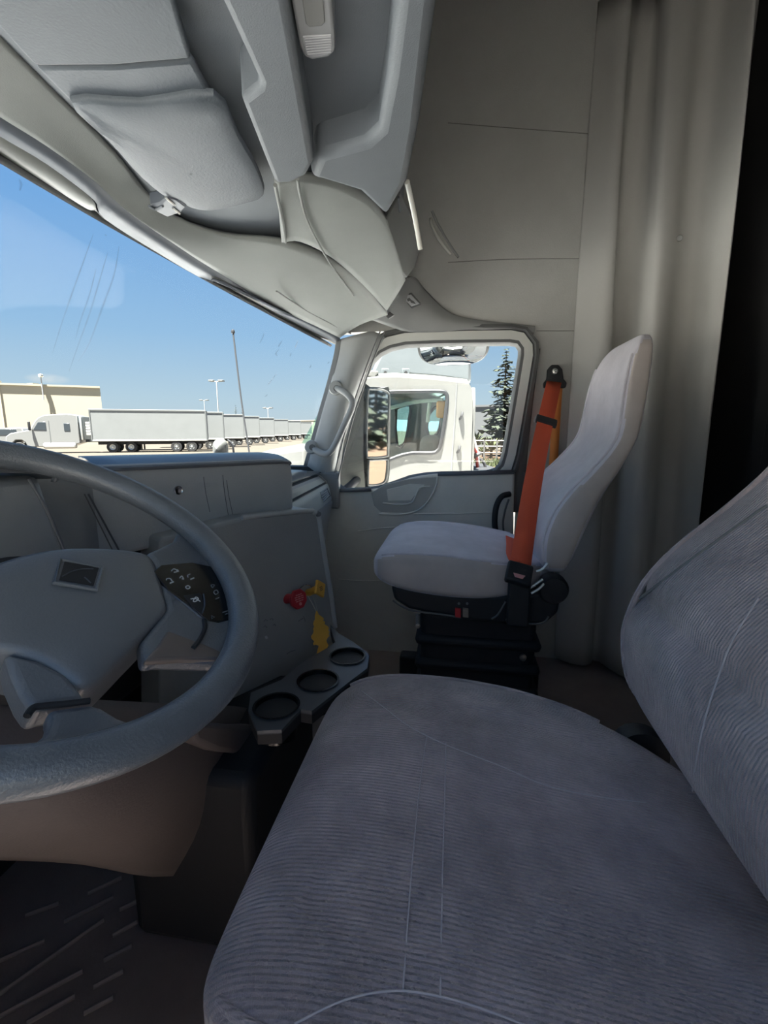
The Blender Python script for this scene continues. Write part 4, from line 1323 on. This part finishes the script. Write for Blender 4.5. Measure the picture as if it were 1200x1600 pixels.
# ================================================================== OUTSIDE
GZ = -1.15
tag(mk('ground', [V(-120, -250, GZ), V(1500, -250, GZ), V(1500, 1500, GZ), V(-120, 1500, GZ)], [(0, 1, 2, 3)], 'concrete', smooth=False), 'pale tan paved truck yard', kind='structure')


tag(mk('ground', [V(-1.3, -45, GZ + .012), V(14, -45, GZ + .012), V(14, 16, GZ + .012), V(-1.3, 16, GZ + .012)], [(0, 1, 2, 3)], 'slab', smooth=False), 'added pale ground under the trucks bouncing sunlight into the cab', kind='structure')  # unseen pale surface, added to throw sunlight up into the cab

tag(mk('ground', [V(-16, -45, GZ + .014), V(-1.3, -45, GZ + .014), V(-1.3, 16, GZ + .014), V(-16, 16, GZ + .014)], [(0, 1, 2, 3)], 'dimslab', smooth=False), 'added mid-grey ground beside the driver door for softer bounce light', kind='structure')  # unseen, added to set how much light bounces through the driver window


def Gd(x, d, z=GZ):
    p = P(x, 672, d=d)
    p.z = z
    return p


FH = V(FW.x, FW.y, 0).normalized()
tag(mk('ground', [Gd(640, 22, GZ + .02), Gd(1000, 22, GZ + .02), Gd(1000, 46, GZ + .02), Gd(640, 46, GZ + .02)], [(0, 1, 2, 3)], 'dirt', smooth=False),
    'strip of orange dirt beyond the neighbouring truck', kind='structure')
tag(mk('ground', [V(1.8, -60, GZ + .025), V(14, -60, GZ + .025), V(14, -9, GZ + .025), V(1.8, -9, GZ + .025)], [(0, 1, 2, 3)], 'dirt', smooth=False),
    'dirt verge behind the truck seen in the door mirror', kind='structure')
kb = [Gd(372, 21), Gd(470, 60), Gd(470, 66), Gd(350, 23)]
tag(prism('curb', kb, V(0, 0, .18), 'kerb', bevel=.03), 'yellowish raised kerb strip leading to the trailers', kind='structure')


def wheel_at(name, loc, axis, r, w, parent):
    o = lathe(name, loc, axis, [(r * .55, -w / 2), (r * .95, -w / 2), (r, -w * .35), (r, w * .35), (r * .95, w / 2), (r * .58, w / 2), (r * .55, w * .30)], 'tire', parent, seg=24)
    lathe('hub', Vector(loc), axis, [(r * .57, w * .30), (r * .5, w * .40), (r * .3, w * .25), (r * .18, w * .5), (0, w * .52)], 'alu', o, seg=18)
    return o


# ---- distant trailer (local: x along its length, camera side is y < 0)
def trailer(L, loc, yaw, label, reefer=True, axles=True, group='parked box trailers'):
    t = thing('box_trailer', (0, 0, 0), label, 'trailer', group)
    box('cargo_box', (0, -1.3, 1.15), (L, 1.3, 4.0), 'trailer', t, bevel=.03)
    box('top_rail', (-.02, -1.33, 3.92), (L + .02, 1.33, 4.08), 'trailrail', t, bevel=.02)
    box('bottom_rail', (-.02, -1.33, 1.08), (L + .02, 1.33, 1.22), 'alu', t, bevel=.02)
    box('corner_post', (L - .08, -1.335, 1.15), (L + .025, -1.2, 4.0), 'trailrail', t)
    box('corner_post', (-.025, -1.335, 1.15), (.08, -1.2, 4.0), 'trailrail', t)
    box('door_frame', (-.05, -1.0, 1.3), (-.02, 1.0, 3.85), 'trailer', t, bevel=.01)
    if reefer:
        box('cooling_unit', (L, -.9, 2.2), (L + .45, .9, 3.9), 'trailrail', t, bevel=.05)
    box('chassis', (.3, -.5, .75), (L - .3, .5, 1.1), 'trimblack', t)
    if axles:
        for ax in (L - 1.5, L - 2.9):
            for sy in (-1, 1):
                wheel_at('wheel', V(ax, sy * 1.05, .52), V(0, sy, 0), .52, .5, t)
        for sy in (-1, 1):
            box('landing_leg', (1.7, sy * .8 - .07, .05), (1.85, sy * .8 + .07, 1.1), 'trailrail', t)
    t.location = loc
    t.rotation_euler = (0, 0, yaw)
    return t


eR = (RT * .955 + FH * .297).normalized()
yawR = math.atan2(eR.y, eR.x)
trailer(10.2, Gd(148, 44.5), yawR, 'long white box trailer hitched to the white tractor', reefer=False)
ords = ['second', 'third', 'fourth', 'fifth', 'sixth', 'seventh', 'eighth']
for i, d in enumerate((53, 60.5, 68, 77, 88, 101, 116)):
    e_ = CAM + RT * -18.1 + FH * d
    e_.z = GZ
    trailer(10.2, e_ - eR * 10.2, yawR, 'white box trailer, %s in the parked row counted from the tractor' % ords[i], reefer=False, group='parked row of trailers')
# ---- white tractor (nose towards -x)
def tractor(loc, yaw, label):
    t = thing('tractor_unit', (0, 0, 0), label, 'truck')
    prof = [(.15, .55), (.05, 1.0), (.12, 1.55), (.5, 1.85), (1.9, 2.12), (2.05, 2.18), (2.55, 3.0), (2.8, 3.25), (3.3, 3.5), (5.1, 3.62), (5.9, 3.5), (5.95, .95), (5.0, .62), (1.7, .62), (1.55, 1.05), (1.3, 1.25), (.85, 1.25), (.6, 1.0), (.5, .55)]
    prism('cab_body', [V(x, -1.15, z) for x, z in prof], V(0, 2.3, 0), 'truckwhite', t, bevel=.06)
    w1 = prism('side_window', [V(x, -1.17, z) for x, z in [(2.30, 2.15), (2.75, 2.85), (3.35, 2.88), (3.35, 2.12)]], V(0, .05, 0), 'darkglass', t, bevel=.02)
    prism('sleeper_window', [V(x, -1.17, z) for x, z in [(4.75, 2.05), (4.75, 2.75), (5.25, 2.75), (5.25, 2.05)]], V(0, .05, 0), 'darkglass', t, bevel=.05)
    prism('windshield', [V(2.03, -.95, 2.2), V(2.03, .95, 2.2), V(2.55, .85, 3.0), V(2.55, -.85, 3.0)], V(-.03, 0, .02), 'darkglass', t)
    box('door_seam', (3.55, -1.165, .9), (3.6, -1.14, 3.0), 'trailrail', t)
    box('mirror', (2.05, -1.55, 2.1), (2.2, -1.25, 2.9), 'trimblack', t, bevel=.04)
    box('air_deflector', (6.0, -1.1, 1.2), (6.3, 1.1, 3.4), 'truckgrey', t, bevel=.05)
    for i in range(5):
        box('deck_louvre', (6.5, -1.1, 1.65 + i * .26), (7.9, -1.02, 1.85 + i * .26), 'alu', t, bevel=.02)
    box('deck_frame', (6.3, -.8, 1.0), (10.8, .8, 1.25), 'trimblack', t)
    box('exhaust_stack', (6.1, -1.25, 1.2), (6.25, -1.1, 3.5), 'alu', t, bevel=.05)
    box('fuel_tank', (2.9, -1.2, .45), (5.6, -.75, 1.0), 'alu', t, bevel=.15)
    box('bumper', (.0, -1.15, .35), (.4, 1.15, .8), 'alu', t, bevel=.05)
    for x in (1.08, 8.6, 10.2):
        for sy in (-1, 1):
            wheel_at('wheel', V(x, sy * 1.0, .52), V(0, sy, 0), .52, .4, t)
    t.location = loc
    t.rotation_euler = (0, 0, yaw)
    return t


tractor(Gd(14, 42.5), yawR, 'white sleeper tractor parked in front of the cream warehouse')

# ---- white van at the left edge
vt = thing('van', (0, 0, 0), 'white van partly hidden behind the tractor nose', 'van')
prism('van_body', [V(x, -.95, z) for x, z in [(0, .4), (0, 1.3), (.9, 1.5), (1.7, 2.35), (4.8, 2.4), (5.0, 1.9), (5.0, .4)]], V(0, 1.9, 0), 'truckwhite', vt, bevel=.08)
prism('van_window', [V(x, -.97, z) for x, z in [(1.2, 1.55), (1.8, 2.2), (4.3, 2.25), (4.3, 1.6)]], V(0, .04, 0), 'darkglass', vt, bevel=.03)
for x in (1.0, 4.0):
    wheel_at('wheel', V(x, -.85, .36), V(0, -1, 0), .36, .25, vt)
vt.location = Gd(-42, 50)
vt.rotation_euler = (0, 0, yawR)

# ---- buildings
def building(name, a, b, h, depth, m, label, cap='trailrail'):
    t = thing(name, (a + b) / 2, label, 'building')
    dr = V(b.x - CAM.x, b.y - CAM.y, 0).normalized() * depth
    prism('wall_block', [a, b, b + dr, a + dr], V(0, 0, h), m, t)
    n_ = V((b - a).y, -(b - a).x, 0).normalized()
    if n_.dot(FH) > 0:
        n_ = -n_
    prism('parapet', [V(a.x, a.y, GZ + h) + n_ * .15, V(b.x, b.y, GZ + h) + n_ * .15, V(b.x, b.y, GZ + h), V(a.x, a.y, GZ + h)], V(0, 0, .25), m, t)
    return t, n_


wa, wb = Gd(-120, 62), Gd(163, 71)
wh, wn_ = building('warehouse', wa, wb, 8.4, 16, 'building', 'long cream warehouse behind the white tractor')
for tt, hh in ((.30, .9), (.34, .7), (.55, .5)):
    q = wa.lerp(wb, tt) + FH * 2
    box('roof_unit', (q.x - .5, q.y - .5, GZ + 8.4), (q.x + .5, q.y + .5, GZ + 8.4 + hh), 'trailrail', wh)
q = wa.lerp(wb, .66) + wn_ * .4
lathe('flood_lamp', V(q.x, q.y, GZ + 6.4), V(0, 0, 1), [(0, 0), (.08, 0), (.08, 3.2), (.3, 3.3), (.3, 3.6), (0, 3.7)], 'pole', wh, seg=10)
for tt in (.42,):
    q = wa.lerp(wb, tt) + wn_ * .05
    box('downpipe', (q.x - .08, q.y - .08, GZ), (q.x + .08, q.y + .08, GZ + 8.3), 'building', wh)
building('warehouse', Gd(425, 210), Gd(500, 190), 6.0, 30, 'building', 'low white warehouse on the horizon past the last trailers')
gb, gn = building('warehouse', Gd(700, 62), Gd(830, 58), 5.1, 25, 'buildgrey', 'grey warehouse behind the tall conifer')
for px in (752, 775):
    q = Gd(px, 60.5)
    box('wall_joint', (q.x - .05, q.y - .05, GZ), (q.x + .05, q.y + .05, GZ + 4.6), 'trailrail', gb)

# ---- hazy ridge
rp = []
for i in range(41):
    x = -400 + i * 30
    rp.append((x, 14 * math.exp(-((x - 165) / 60) ** 2) + 7 * math.exp(-((x - 60) / 90) ** 2) + 4 + 2 * math.sin(i * 1.7)))
top = [Gd(x, 900, 1 + (14 + h) / FPX * 900 * .8) for x, h in rp]
bot = [Gd(x, 880, GZ) for x, h in rp]
bck = [Gd(x, 1000, GZ) for x, h in rp]
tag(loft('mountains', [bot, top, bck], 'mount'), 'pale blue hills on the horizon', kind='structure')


# ---- lamp poles, trees
def lamp_pole(px, d, h, label):
    b = Gd(px, d)
    t = thing('lamp_pole', b, label, 'lamp pole', 'yard lamp poles')
    lathe('mast', b, V(0, 0, 1), [(.16, 0), (.10, h), (0, h + .02)], 'pole', t, seg=10)
    for s_ in (-1, 1):
        q = b + V(0, 0, h) + RT * (s_ * 1.0)
        box('lamp_head', (q.x - .55, q.y - .55, q.z), (q.x + .55, q.y + .55, q.z + .3), 'trailrail', t, bevel=.05)
    q = b + V(0, 0, h)
    tube('crossbar', [q - RT * 1.2, q + RT * 1.2], .08, 'pole', t, seg=8, k=1)


lamp_pole(343, 100, 12.3, 'tall twin-headed lamp pole rising above the second trailer')
lamp_pole(322, 165, 12.4, 'distant lamp pole just right of the long trailer')
lamp_pole(420, 150, 9.0, 'small lamp pole above the far end of the trailer line')


def conifer(loc, h, r, m, label, group, n=26, seed=1, trunkfrac=.12):
    rnd = random.Random(seed)
    t = thing('conifer', loc, label, 'tree', group)
    lathe('trunk', loc, V(0, 0, 1), [(h * .018, 0), (h * .012, h * .5), (h * .003, h * .97), (0, h)], 'bark', t, seg=8)
    vs_, fs = [], []
    for i in range(n):
        f_ = i / (n - 1)
        z = h * (trunkfrac + (1 - trunkfrac) * f_)
        rr_ = r * (1 - f_) ** .75 * (.75 + .5 * rnd.random()) + .02 * h
        nb = max(4, int(9 * (1 - f_ * .5)))
        for b in range(nb):
            a = 2 * PI * (b + rnd.random()) / nb
            dv = V(math.cos(a), math.sin(a), rnd.uniform(-.28, .12))
            sd = V(-math.sin(a), math.cos(a), 0)
            ln_ = rr_ * rnd.uniform(.6, 1.1)
            for k in range(4):
                c = V(loc[0], loc[1], loc[2] + z) + dv * (ln_ * (k + .7) / 4)
                s_ = ln_ * .22 + h * .010
                u1 = (sd * rnd.uniform(.5, 1) + V(0, 0, rnd.uniform(-.4, .4))) * s_
                u2 = (dv + V(0, 0, rnd.uniform(-.3, .5))) * s_
                b0 = len(vs_)
                vs_ += [c - u1, c + u2 * .9, c + u1, c - u2 * .6 + V(0, 0, s_ * .35)]
                fs += [(b0, b0 + 1, b0 + 3), (b0 + 1, b0 + 2, b0 + 3)]
    o = mk('foliage', vs_, fs, m, t, smooth=False)
    return t


conifer(Gd(786, 38), 8.5, 1.75, 'foliage', 'tall full conifer framed at the rear of the passenger window', 'conifers in the yard', n=34, seed=3)
conifer(Gd(817, 44), 10.5, 1.9, 'foliage', 'conifer cut off by the rear frame of the passenger window', 'conifers in the yard', n=34, seed=4)
for px, d, h, lb in ((248, 150, 7.5, 'tiny conifer tip over the middle of the long trailer roof'), (277, 150, 8.0, 'tiny conifer tip left of the pair over the long trailer'),
                     (290, 150, 8.2, 'tiny conifer tip over the rear end of the long trailer'), (350, 150, 8.0, 'tiny conifer beside the twin-headed lamp pole'),
                     (370, 125, 8.6, 'far conifer behind the antenna, left of two'), (380, 132, 7.6, 'far conifer behind the antenna, shorter right one')):
    conifer(Gd(px, d), h, h * .12, 'foliage2', lb, 'far conifers', n=14, seed=int(px))
for i, (x, y, h) in enumerate(((4.0, -24, 7.0), (6.6, -27, 8.0), (9.5, -30, 7.5))):
    conifer(V(x, y, GZ), h, 1.9, 'foliage', ['conifer reflected in the door mirror, nearest the truck', 'conifer reflected in the middle of the door mirror', 'conifer reflected at the outer side of the door mirror'][i], 'conifers behind the truck', n=24, seed=20 + i, trunkfrac=.03)


def palm(loc, h, label, seed):
    rnd = random.Random(seed)
    t = thing('palm_shrub', loc, label, 'shrub', 'low shrubs by the fence')
    vs_, fs = [], []
    for k in range(46):
        a, e = rnd.uniform(0, 2 * PI), rnd.uniform(.1, 1.2)
        d_ = V(math.cos(a) * math.cos(e), math.sin(a) * math.cos(e), math.sin(e))
        s_ = V(-math.sin(a), math.cos(a), 0)
        L_ = h * rnd.uniform(.5, .9)
        c0 = V(loc) + V(0, 0, h * .35)
        tip = c0 + d_ * L_ + V(0, 0, -.12 * L_)
        b0 = len(vs_)
        vs_ += [c0, c0 + d_ * L_ * .5 + s_ * h * .07, tip, c0 + d_ * L_ * .5 - s_ * h * .07]
        fs += [(b0, b0 + 1, b0 + 2, b0 + 3)]
    mk('foliage', vs_, fs, 'shrubm', t, smooth=False)
    lathe('stem', loc, V(0, 0, 1), [(h * .07, 0), (h * .06, h * .35), (0, h * .37)], 'bark', t, seg=8)


palm(Gd(741, 40), 2.2, 'spiky green shrub beside the cab rear edge', 1)
palm(Gd(769, 35), 1.7, 'spiky green shrub at the foot of the conifer', 2)
palm(Gd(756, 36.5), 1.1, 'low dark shrub between the two spiky shrubs', 3)
# white fence
fa, fb = Gd(700, 33), Gd(860, 31)
ft = thing('rail_fence', (fa + fb) / 2, 'white post and rail fence in front of the shrubs', 'fence')
for z in (.55, 1.0, 1.4):
    tube('fence_rail', [fa + V(0, 0, z), fb + V(0, 0, z)], .05, 'fencewhite', ft, seg=6, k=1)
for i in range(9):
    q = fa.lerp(fb, i / 8)
    box('fence_post', (q.x - .06, q.y - .06, GZ), (q.x + .06, q.y + .06, GZ + 1.45), 'fencewhite', ft)
# grass tufts by the fence: nobody could count it
rnd = random.Random(5)
vs_, fs = [], []
for k in range(1600):
    q = Gd(rnd.uniform(690, 880), rnd.uniform(26.5, 30.3), GZ)
    h = rnd.uniform(.15, .45)
    b0 = len(vs_)
    a = rnd.uniform(0, PI)
    w = V(math.cos(a), math.sin(a), 0) * rnd.uniform(.05, .12)
    vs_ += [q - w, q + w, q + V(rnd.uniform(-.1, .1), rnd.uniform(-.1, .1), h)]
    fs.append((b0, b0 + 1, b0 + 2))
tag(mk('grass', vs_, fs, 'shrubm', smooth=False), 'yellow-green grass growing along the white fence', 'grass', kind='stuff')

# ================================================================== NEIGHBOURING TRUCK
aN = math.radians(10)
fN, nN = V(-math.sin(aN), math.cos(aN), 0), V(-math.cos(aN), -math.sin(aN), 0)
qN = V(3.30, .10, 0)


def Pn(x, y, back=0.0):
    return P(x, y, pl=(qN - nN * back, nN))


def panel_hole(name, outline, holes_, th, m, parent):
    bm = bmesh.new()
    es = []
    for loop in [outline] + holes_:
        hv = [bm.verts.new(p) for p in loop]
        es += [bm.edges.new((hv[i], hv[(i + 1) % len(hv)])) for i in range(len(hv))]
    bmesh.ops.triangle_fill(bm, use_beauty=True, use_dissolve=False, edges=es)
    bm.verts.index_update()
    vv = [v.co.copy() for v in bm.verts]
    ff = [tuple(v.index for v in f.verts) for f in bm.faces]
    bm.free()
    return mk(name, vv, ff, m, parent, smooth=False, solid=th, off=0)


nt = thing('day_cab_truck', V(4.2, .4, GZ), 'white day cab truck parked alongside, filling the passenger window', 'truck')
side_px = [(480, 700), (494, 668), (508, 638), (528, 612), (552, 598), (580, 591), (620, 590), (680, 594), (732, 600), (737, 608), (738, 640), (735, 730), (733, 860), (480, 860)]
win_px = [(578, 632), (588, 618), (602, 613), (650, 612), (688, 612), (696, 615), (698, 624), (695, 652), (688, 694), (683, 704), (674, 708), (645, 708), (625, 712), (606, 719), (584, 724), (578, 700)]
panel_hole('near_side', [Pn(x, y) for x, y in side_px], [[Pn(x, y) for x, y in win_px]], .04, 'neighbour', nt)
tube('window_seal', [Pn(x, y) + nN * .02 for x, y in win_px], .018, 'trimblack', nt, seg=8, k=3, closed=True)
mk('window_pane', [Pn(x, y) for x, y in win_px], [tuple(range(len(win_px)))], 'tealglass', nt, smooth=False)
CW = 2.1
far_holes = [[(619, 640), (640, 634), (639, 655), (633, 690), (621, 697)], [(668, 650), (690, 632), (688, 660), (683, 676), (670, 684)]]
far_side = [p - nN * CW for p in [Pn(x, y) for x, y in side_px]]
panel_hole('far_side', far_side, [[Pn(x, y, CW) for x, y in h] for h in far_holes], .04, 'cabgrey', nt)
for h in far_holes:
    mk('far_pane', [Pn(x, y, CW) for x, y in h], [tuple(range(len(h)))], 'tealglass', nt, smooth=False)
    tube('far_seal', [Pn(x, y, CW) + nN * .02 for x, y in h], .02, 'trimblack', nt, seg=6, k=2, closed=True)
roof_px = side_px[3:10]
loft('roof', [[Pn(x, y) for x, y in roof_px], [Pn(x, y) - nN * .08 + V(0, 0, .05) for x, y in roof_px], [Pn(x, y) - nN * (CW - .08) + V(0, 0, .05) for x, y in roof_px], [Pn(x, y) - nN * CW for x, y in roof_px]], 'neighbour', nt, solid=.03)
loft('rear_wall', [[Pn(737, 606), Pn(738, 640), Pn(735, 730), Pn(733, 860)], [p - nN * CW for p in [Pn(737, 606), Pn(738, 640), Pn(735, 730), Pn(733, 860)]]], 'neighbour', nt, solid=.03)
ws = [Pn(481, 697), Pn(506, 640)]
mk('windshield', [ws[0], ws[1], ws[1] - nN * CW + fN * .05, ws[0] - nN * CW + fN * .05, (ws[0] - nN * CW / 2 + fN * .22), (ws[1] - nN * CW / 2 + fN * .18)], [(0, 1, 5, 4), (4, 5, 2, 3)], 'tealglass', nt, smooth=False)
hd_px = [(482, 694), (455, 697), (420, 703), (396, 711), (388, 722), (386, 760), (386, 880), (482, 880)]
prism('hood', [Pn(x, y, .12) for x, y in hd_px], -nN * (CW - .3), 'neighbour', nt, bevel=.06, bseg=3)
prism('floor_pan', [Pn(480, 850), Pn(733, 850), Pn(733, 850) - nN * CW, Pn(480, 850) - nN * CW], V(0, 0, -.05), 'trimblack', nt)
q0 = Pn(672, 715, .9)
box('seat_back', tuple(q0 - V(.25, .12, .5)), tuple(q0 + V(.25, .1, .25)), 'cabgrey', nt, bevel=.08)
q0 = Pn(650, 690, 1.3)
tube('grab_bar', [Pn(600, 640, .5), Pn(650, 628, .6), Pn(692, 625, .5)], .02, 'silver', nt, seg=8, k=4)
tube('curtain_rod', [Pn(672, 625, .6), Pn(668, 660, .6)], .02, 'silver', nt, seg=8, k=1)
box('visor_box', tuple(Pn(690, 640, .3) - V(.05, .05, .08)), tuple(Pn(690, 640, .3) + V(.05, .05, .08)), 'beltlit', nt, bevel=.02)
fair = [(578, 590), (583, 575), (592, 556), (606, 530), (640, 500), (690, 484), (736, 480), (737, 598), (690, 591), (640, 587)]
prism('roof_fairing', [Pn(x, y, .14) for x, y in fair], -nN * (CW - .3), 'truckgrey', nt, bevel=.03)
tube('fairing_gap', [Pn(x, y, .1) for x, y in [(592, 589), (640, 589), (690, 593), (734, 599)]], .014, 'gasket', nt, seg=6, k=3)
for x, y in ((602, 582), (634, 582)):
    q0 = Pn(x, y, .13)
    pl_ = prism('fairing_bracket', [Pn(x + a, y + b, .135) for a, b in ((-6, -6), (6, -6), (6, 7), (-6, 7))], nN * .012, 'truckgrey', nt, bevel=.006)
    lathe('bracket_bolt', q0, nN, [(0, .03), (.012, .03), (.016, 0)], 'trimblack', pl_, seg=10)
prism('marker_lamp', [Pn(x, y, .02) for x, y in [(572, 588), (580, 578), (592, 580), (586, 590)]], -nN * .1, 'neighbour', nt, bevel=.01)
tube('door_seam', [Pn(x, y) + nN * .02 for x, y in [(713, 599), (711, 640), (707, 700), (704, 745)]], .007, 'gasket', nt, seg=6, k=3)
for x, y in ((718, 650), (714, 702)):
    q0 = Pn(x, y)
    tube('latch_stud', [q0 + nN * .02 - V(0, 0, .03) , q0 + nN * .05 + fN * -.01, q0 + nN * .03 + V(0, 0, .03) - fN * .02], .012, 'trimblack', nt, seg=8, k=3)
lathe('side_lamp', Pn(545, 735) , nN, [(0, .05), (.05, .05), (.065, .02), (.07, 0)], 'mirrorshell', nt, seg=18)
prism('mirror_arm', [Pn(498, 690) + nN * .02, Pn(510, 690) + nN * .02, Pn(508, 700) + nN * .02, Pn(496, 700) + nN * .02], nN * .25, 'mirrorshell', nt, bevel=.02)
prism('tail_deck', [Pn(735, 735), Pn(800, 738), Pn(800, 760), Pn(735, 760)], -nN * 1.2, 'trimblack', nt, bevel=.02)
for x in (430, 790):
    for bk2 in (.2, 1.9):
        c0 = Pn(x, 700, bk2)
        wheel_at('wheel', V(c0.x, c0.y, GZ + .52), nN if bk2 < 1 else -nN, .52, .35, nt)

# air lines behind its cab
ht = thing('air_line_post', Pn(745, 735, .5), 'slim grey post holding the air lines behind the white cab', 'post')
tube('post', [Pn(734, 655, .5), Pn(741, 690, .5), Pn(746, 710, .5), Pn(748, 738, .5)], .016, 'silver', ht, seg=8, k=3)
tube('clamp', [Pn(740, 713, .48), Pn(745, 711, .46), Pn(751, 708, .48)], .02, 'hoseblack', ht, seg=8, k=3)
for nm, m_, pts, lb in (('air_hose', 'hosered', [(725, 690), (733, 695), (739, 700), (744, 707), (745, 720), (747, 740)], 'red air hose hanging beside the grey post'),
                        ('air_hose', 'hoseblack', [(728, 712), (740, 714), (751, 718), (757, 725), (758, 733), (756, 742)], 'black looped air hose behind the white cab'),
                        ('air_hose', 'hoseblue', [(737, 716), (736, 725), (739, 732), (745, 737), (749, 742)], 'blue air hose low behind the white cab')):
    o = tube(nm, [Pn(x, y, .55 if m_ != 'hosered' else .48) for x, y in pts], .016, m_, None, seg=8, k=5)
    tag(o, lb, 'hose', 'air hoses')

# ================================================================== OUR OWN OUTSIDE PARTS
om = thing('door_mirror', P(590, 770, X=1.28), 'tall grey door mirror with two stacked glasses outside the passenger window', 'mirror')
mc = P(590, 662, X=1.28)
ed = V(.20, -1, -.03).normalized()
dv = (mc - CAM).normalized()
mn = (ed - dv).normalized()
mu = V(0, 0, 1).cross(mn).normalized()
mv = mn.cross(mu)
plM = (mc, mn)
up_o = crom([P(x, y, pl=plM) for x, y in [(575, 612), (580, 608), (596, 609), (606, 614), (608, 624), (607, 660), (606, 706), (603, 713), (578, 715), (573, 710), (573, 660)]], 3, closed=True)
lo_o = crom([P(x, y, pl=plM) for x, y in [(576, 722), (580, 719), (602, 718), (605, 722), (604, 740), (601, 752), (592, 757), (578, 758), (575, 754)]], 3, closed=True)
mr = prism('upper_glass', up_o, -mn * .004, 'mirror', om)
tube('upper_rim', [p + mn * .001 for p in up_o], .0055, 'mirrorshell', mr, seg=8, k=1, closed=True)
mr2 = prism('lower_glass', lo_o, -mn * .004, 'mirror', om)
tube('lower_rim', [p + mn * .001 for p in lo_o], .0055, 'mirrorshell', mr2, seg=8, k=1, closed=True)
sh = [P(x, y, pl=plM) - mn * .006 for x, y in [(570, 612), (580, 605), (600, 606), (611, 614), (611, 710), (608, 752), (596, 761), (572, 762)]]
fw_ = V(-.15, 1, 0).normalized()
r0 = crom(sh, 3, closed=True)
cM = sum(r0, Vector()) / len(r0)
rows = [r0, [p + fw_ * .09 for p in r0], [cM + (p - cM) * .96 + fw_ * .125 for p in r0], [cM + (p - cM) * .7 + fw_ * .145 for p in r0], [cM + (p - cM) * .02 + fw_ * .15 for p in r0]]
loft('shell', rows, 'mirrorshell', om, closed_u=True)
tube('arm', [cM + fw_ * .08 + V(0, 0, -.2), V(1.12, .52, .72), V(1.02, .56, .66)], .02, 'black', om, seg=10, k=5)
tube('upper_arm', [cM + fw_ * .08 + V(0, 0, .17), V(1.14, .5, 1.30), V(1.03, .50, 1.36)], .016, 'black', om, seg=10, k=5)
lm = thing('look_down_mirror', P(708, 566, X=1.12), 'wide convex look-down mirror above the passenger window', 'mirror')
c0 = P(708, 538, X=1.12)
rows = []
wdt, hgt = V(0, .155, 0), V(-.02, 0, .085)
nl = V(-.55, 0, -.6).normalized()
for s_, b_ in ((1.0, -.02), (1.0, 0), (.93, .010), (.91, .006)):
    rows.append([c0 + wdt * (s_ * math.copysign(abs(math.cos(a)) ** .6, math.cos(a))) + hgt * (s_ * math.copysign(abs(math.sin(a)) ** .8, math.sin(a))) + nl * b_ for a in [2 * PI * k / 40 for k in range(40)]])
loft('rim', rows, 'mirrorshell', lm, closed_u=True)
rows = []
for s_ in (.92, .7, .5, .3, .1, .01):
    rows.append([c0 + wdt * (s_ * math.copysign(abs(math.cos(a)) ** .6, math.cos(a))) + hgt * (s_ * math.copysign(abs(math.sin(a)) ** .8, math.sin(a))) + nl * (.006 + .03 * (1 - s_ * s_)) for a in [2 * PI * k / 40 for k in range(40)]])
loft('glass', rows, 'mirror', lm, closed_u=True)
tube('bracket', [c0 - nl * .02, c0 - nl * .05 + V(0, 0, .08), V(1.04, c0.y, c0.z + .14)], .014, 'black', lm, seg=8, k=4)

# hood of our own truck, hood mirror, antenna
ow = thing('truck_hood', (.2, 1.9, -.3), 'dark hood of this truck below the windshield', 'hood')
loft('hood_skin', [[V(x, y, z - .10 * abs(x) ** 3) for x in (-1.15, -.8, -.35, 0, .35, .8, 1.15)] for y, z in ((1.0, .745), (1.06, .74), (1.5, .70), (2.1, .62), (2.7, .50), (2.85, .35), (2.9, -.2))], 'hood', ow, k=3, solid=.01)
box('cowl', (-1.0, 1.04, .55), (1.0, 1.2, .745), 'black', ow, bevel=.02)
an_ = thing('antenna', P(392, 740, d=2.15), 'thin black whip antenna standing beyond the dashboard', 'antenna')
ab, at_ = P(392, 728, d=2.15), P(364, 518, d=2.15)
tube('whip', [V(ab.x, ab.y, .62), ab, ab.lerp(at_, .5) + V(0, .004, 0), at_], .0038, 'black', an_, seg=6, k=4)
lathe('tip', at_ - V(0, 0, .012), V(0, 0, 1), [(0, 0), (.008, .004), (.009, .012), (.006, .02), (0, .022)], 'black', an_, seg=10)
lathe('mount', V(ab.x, ab.y, .60), V(0, 0, 1), [(.03, 0), (.025, .04), (.01, .09), (0, .09)], 'black', an_, seg=12)
hm = thing('hood_mirror', P(347, 735, d=2.1), 'small grey hood mirror on a slim stalk', 'mirror')
hc = P(346, 701, d=2.1)
rows = []
for s_, b_ in ((.85, -.02), (1, 0), (.98, .02), (.8, .045), (.4, .06), (.02, .065)):
    rows.append([hc + RT * (.029 * s_ * math.copysign(abs(math.cos(a)) ** .6, math.cos(a))) + V(0, 0, .042 * s_ * math.copysign(abs(math.sin(a)) ** .6, math.sin(a))) - FH * b_ for a in [2 * PI * k / 24 for k in range(24)]])
loft('shell', rows, 'mirrorshell', hm, closed_u=True)
tube('stalk', [hc + RT * .03 + V(0, 0, .04), hc + RT * .055 + V(0, 0, -.02), V(hc.x + .03, hc.y - .0, .60)], .005, 'black', hm, seg=8, k=4)
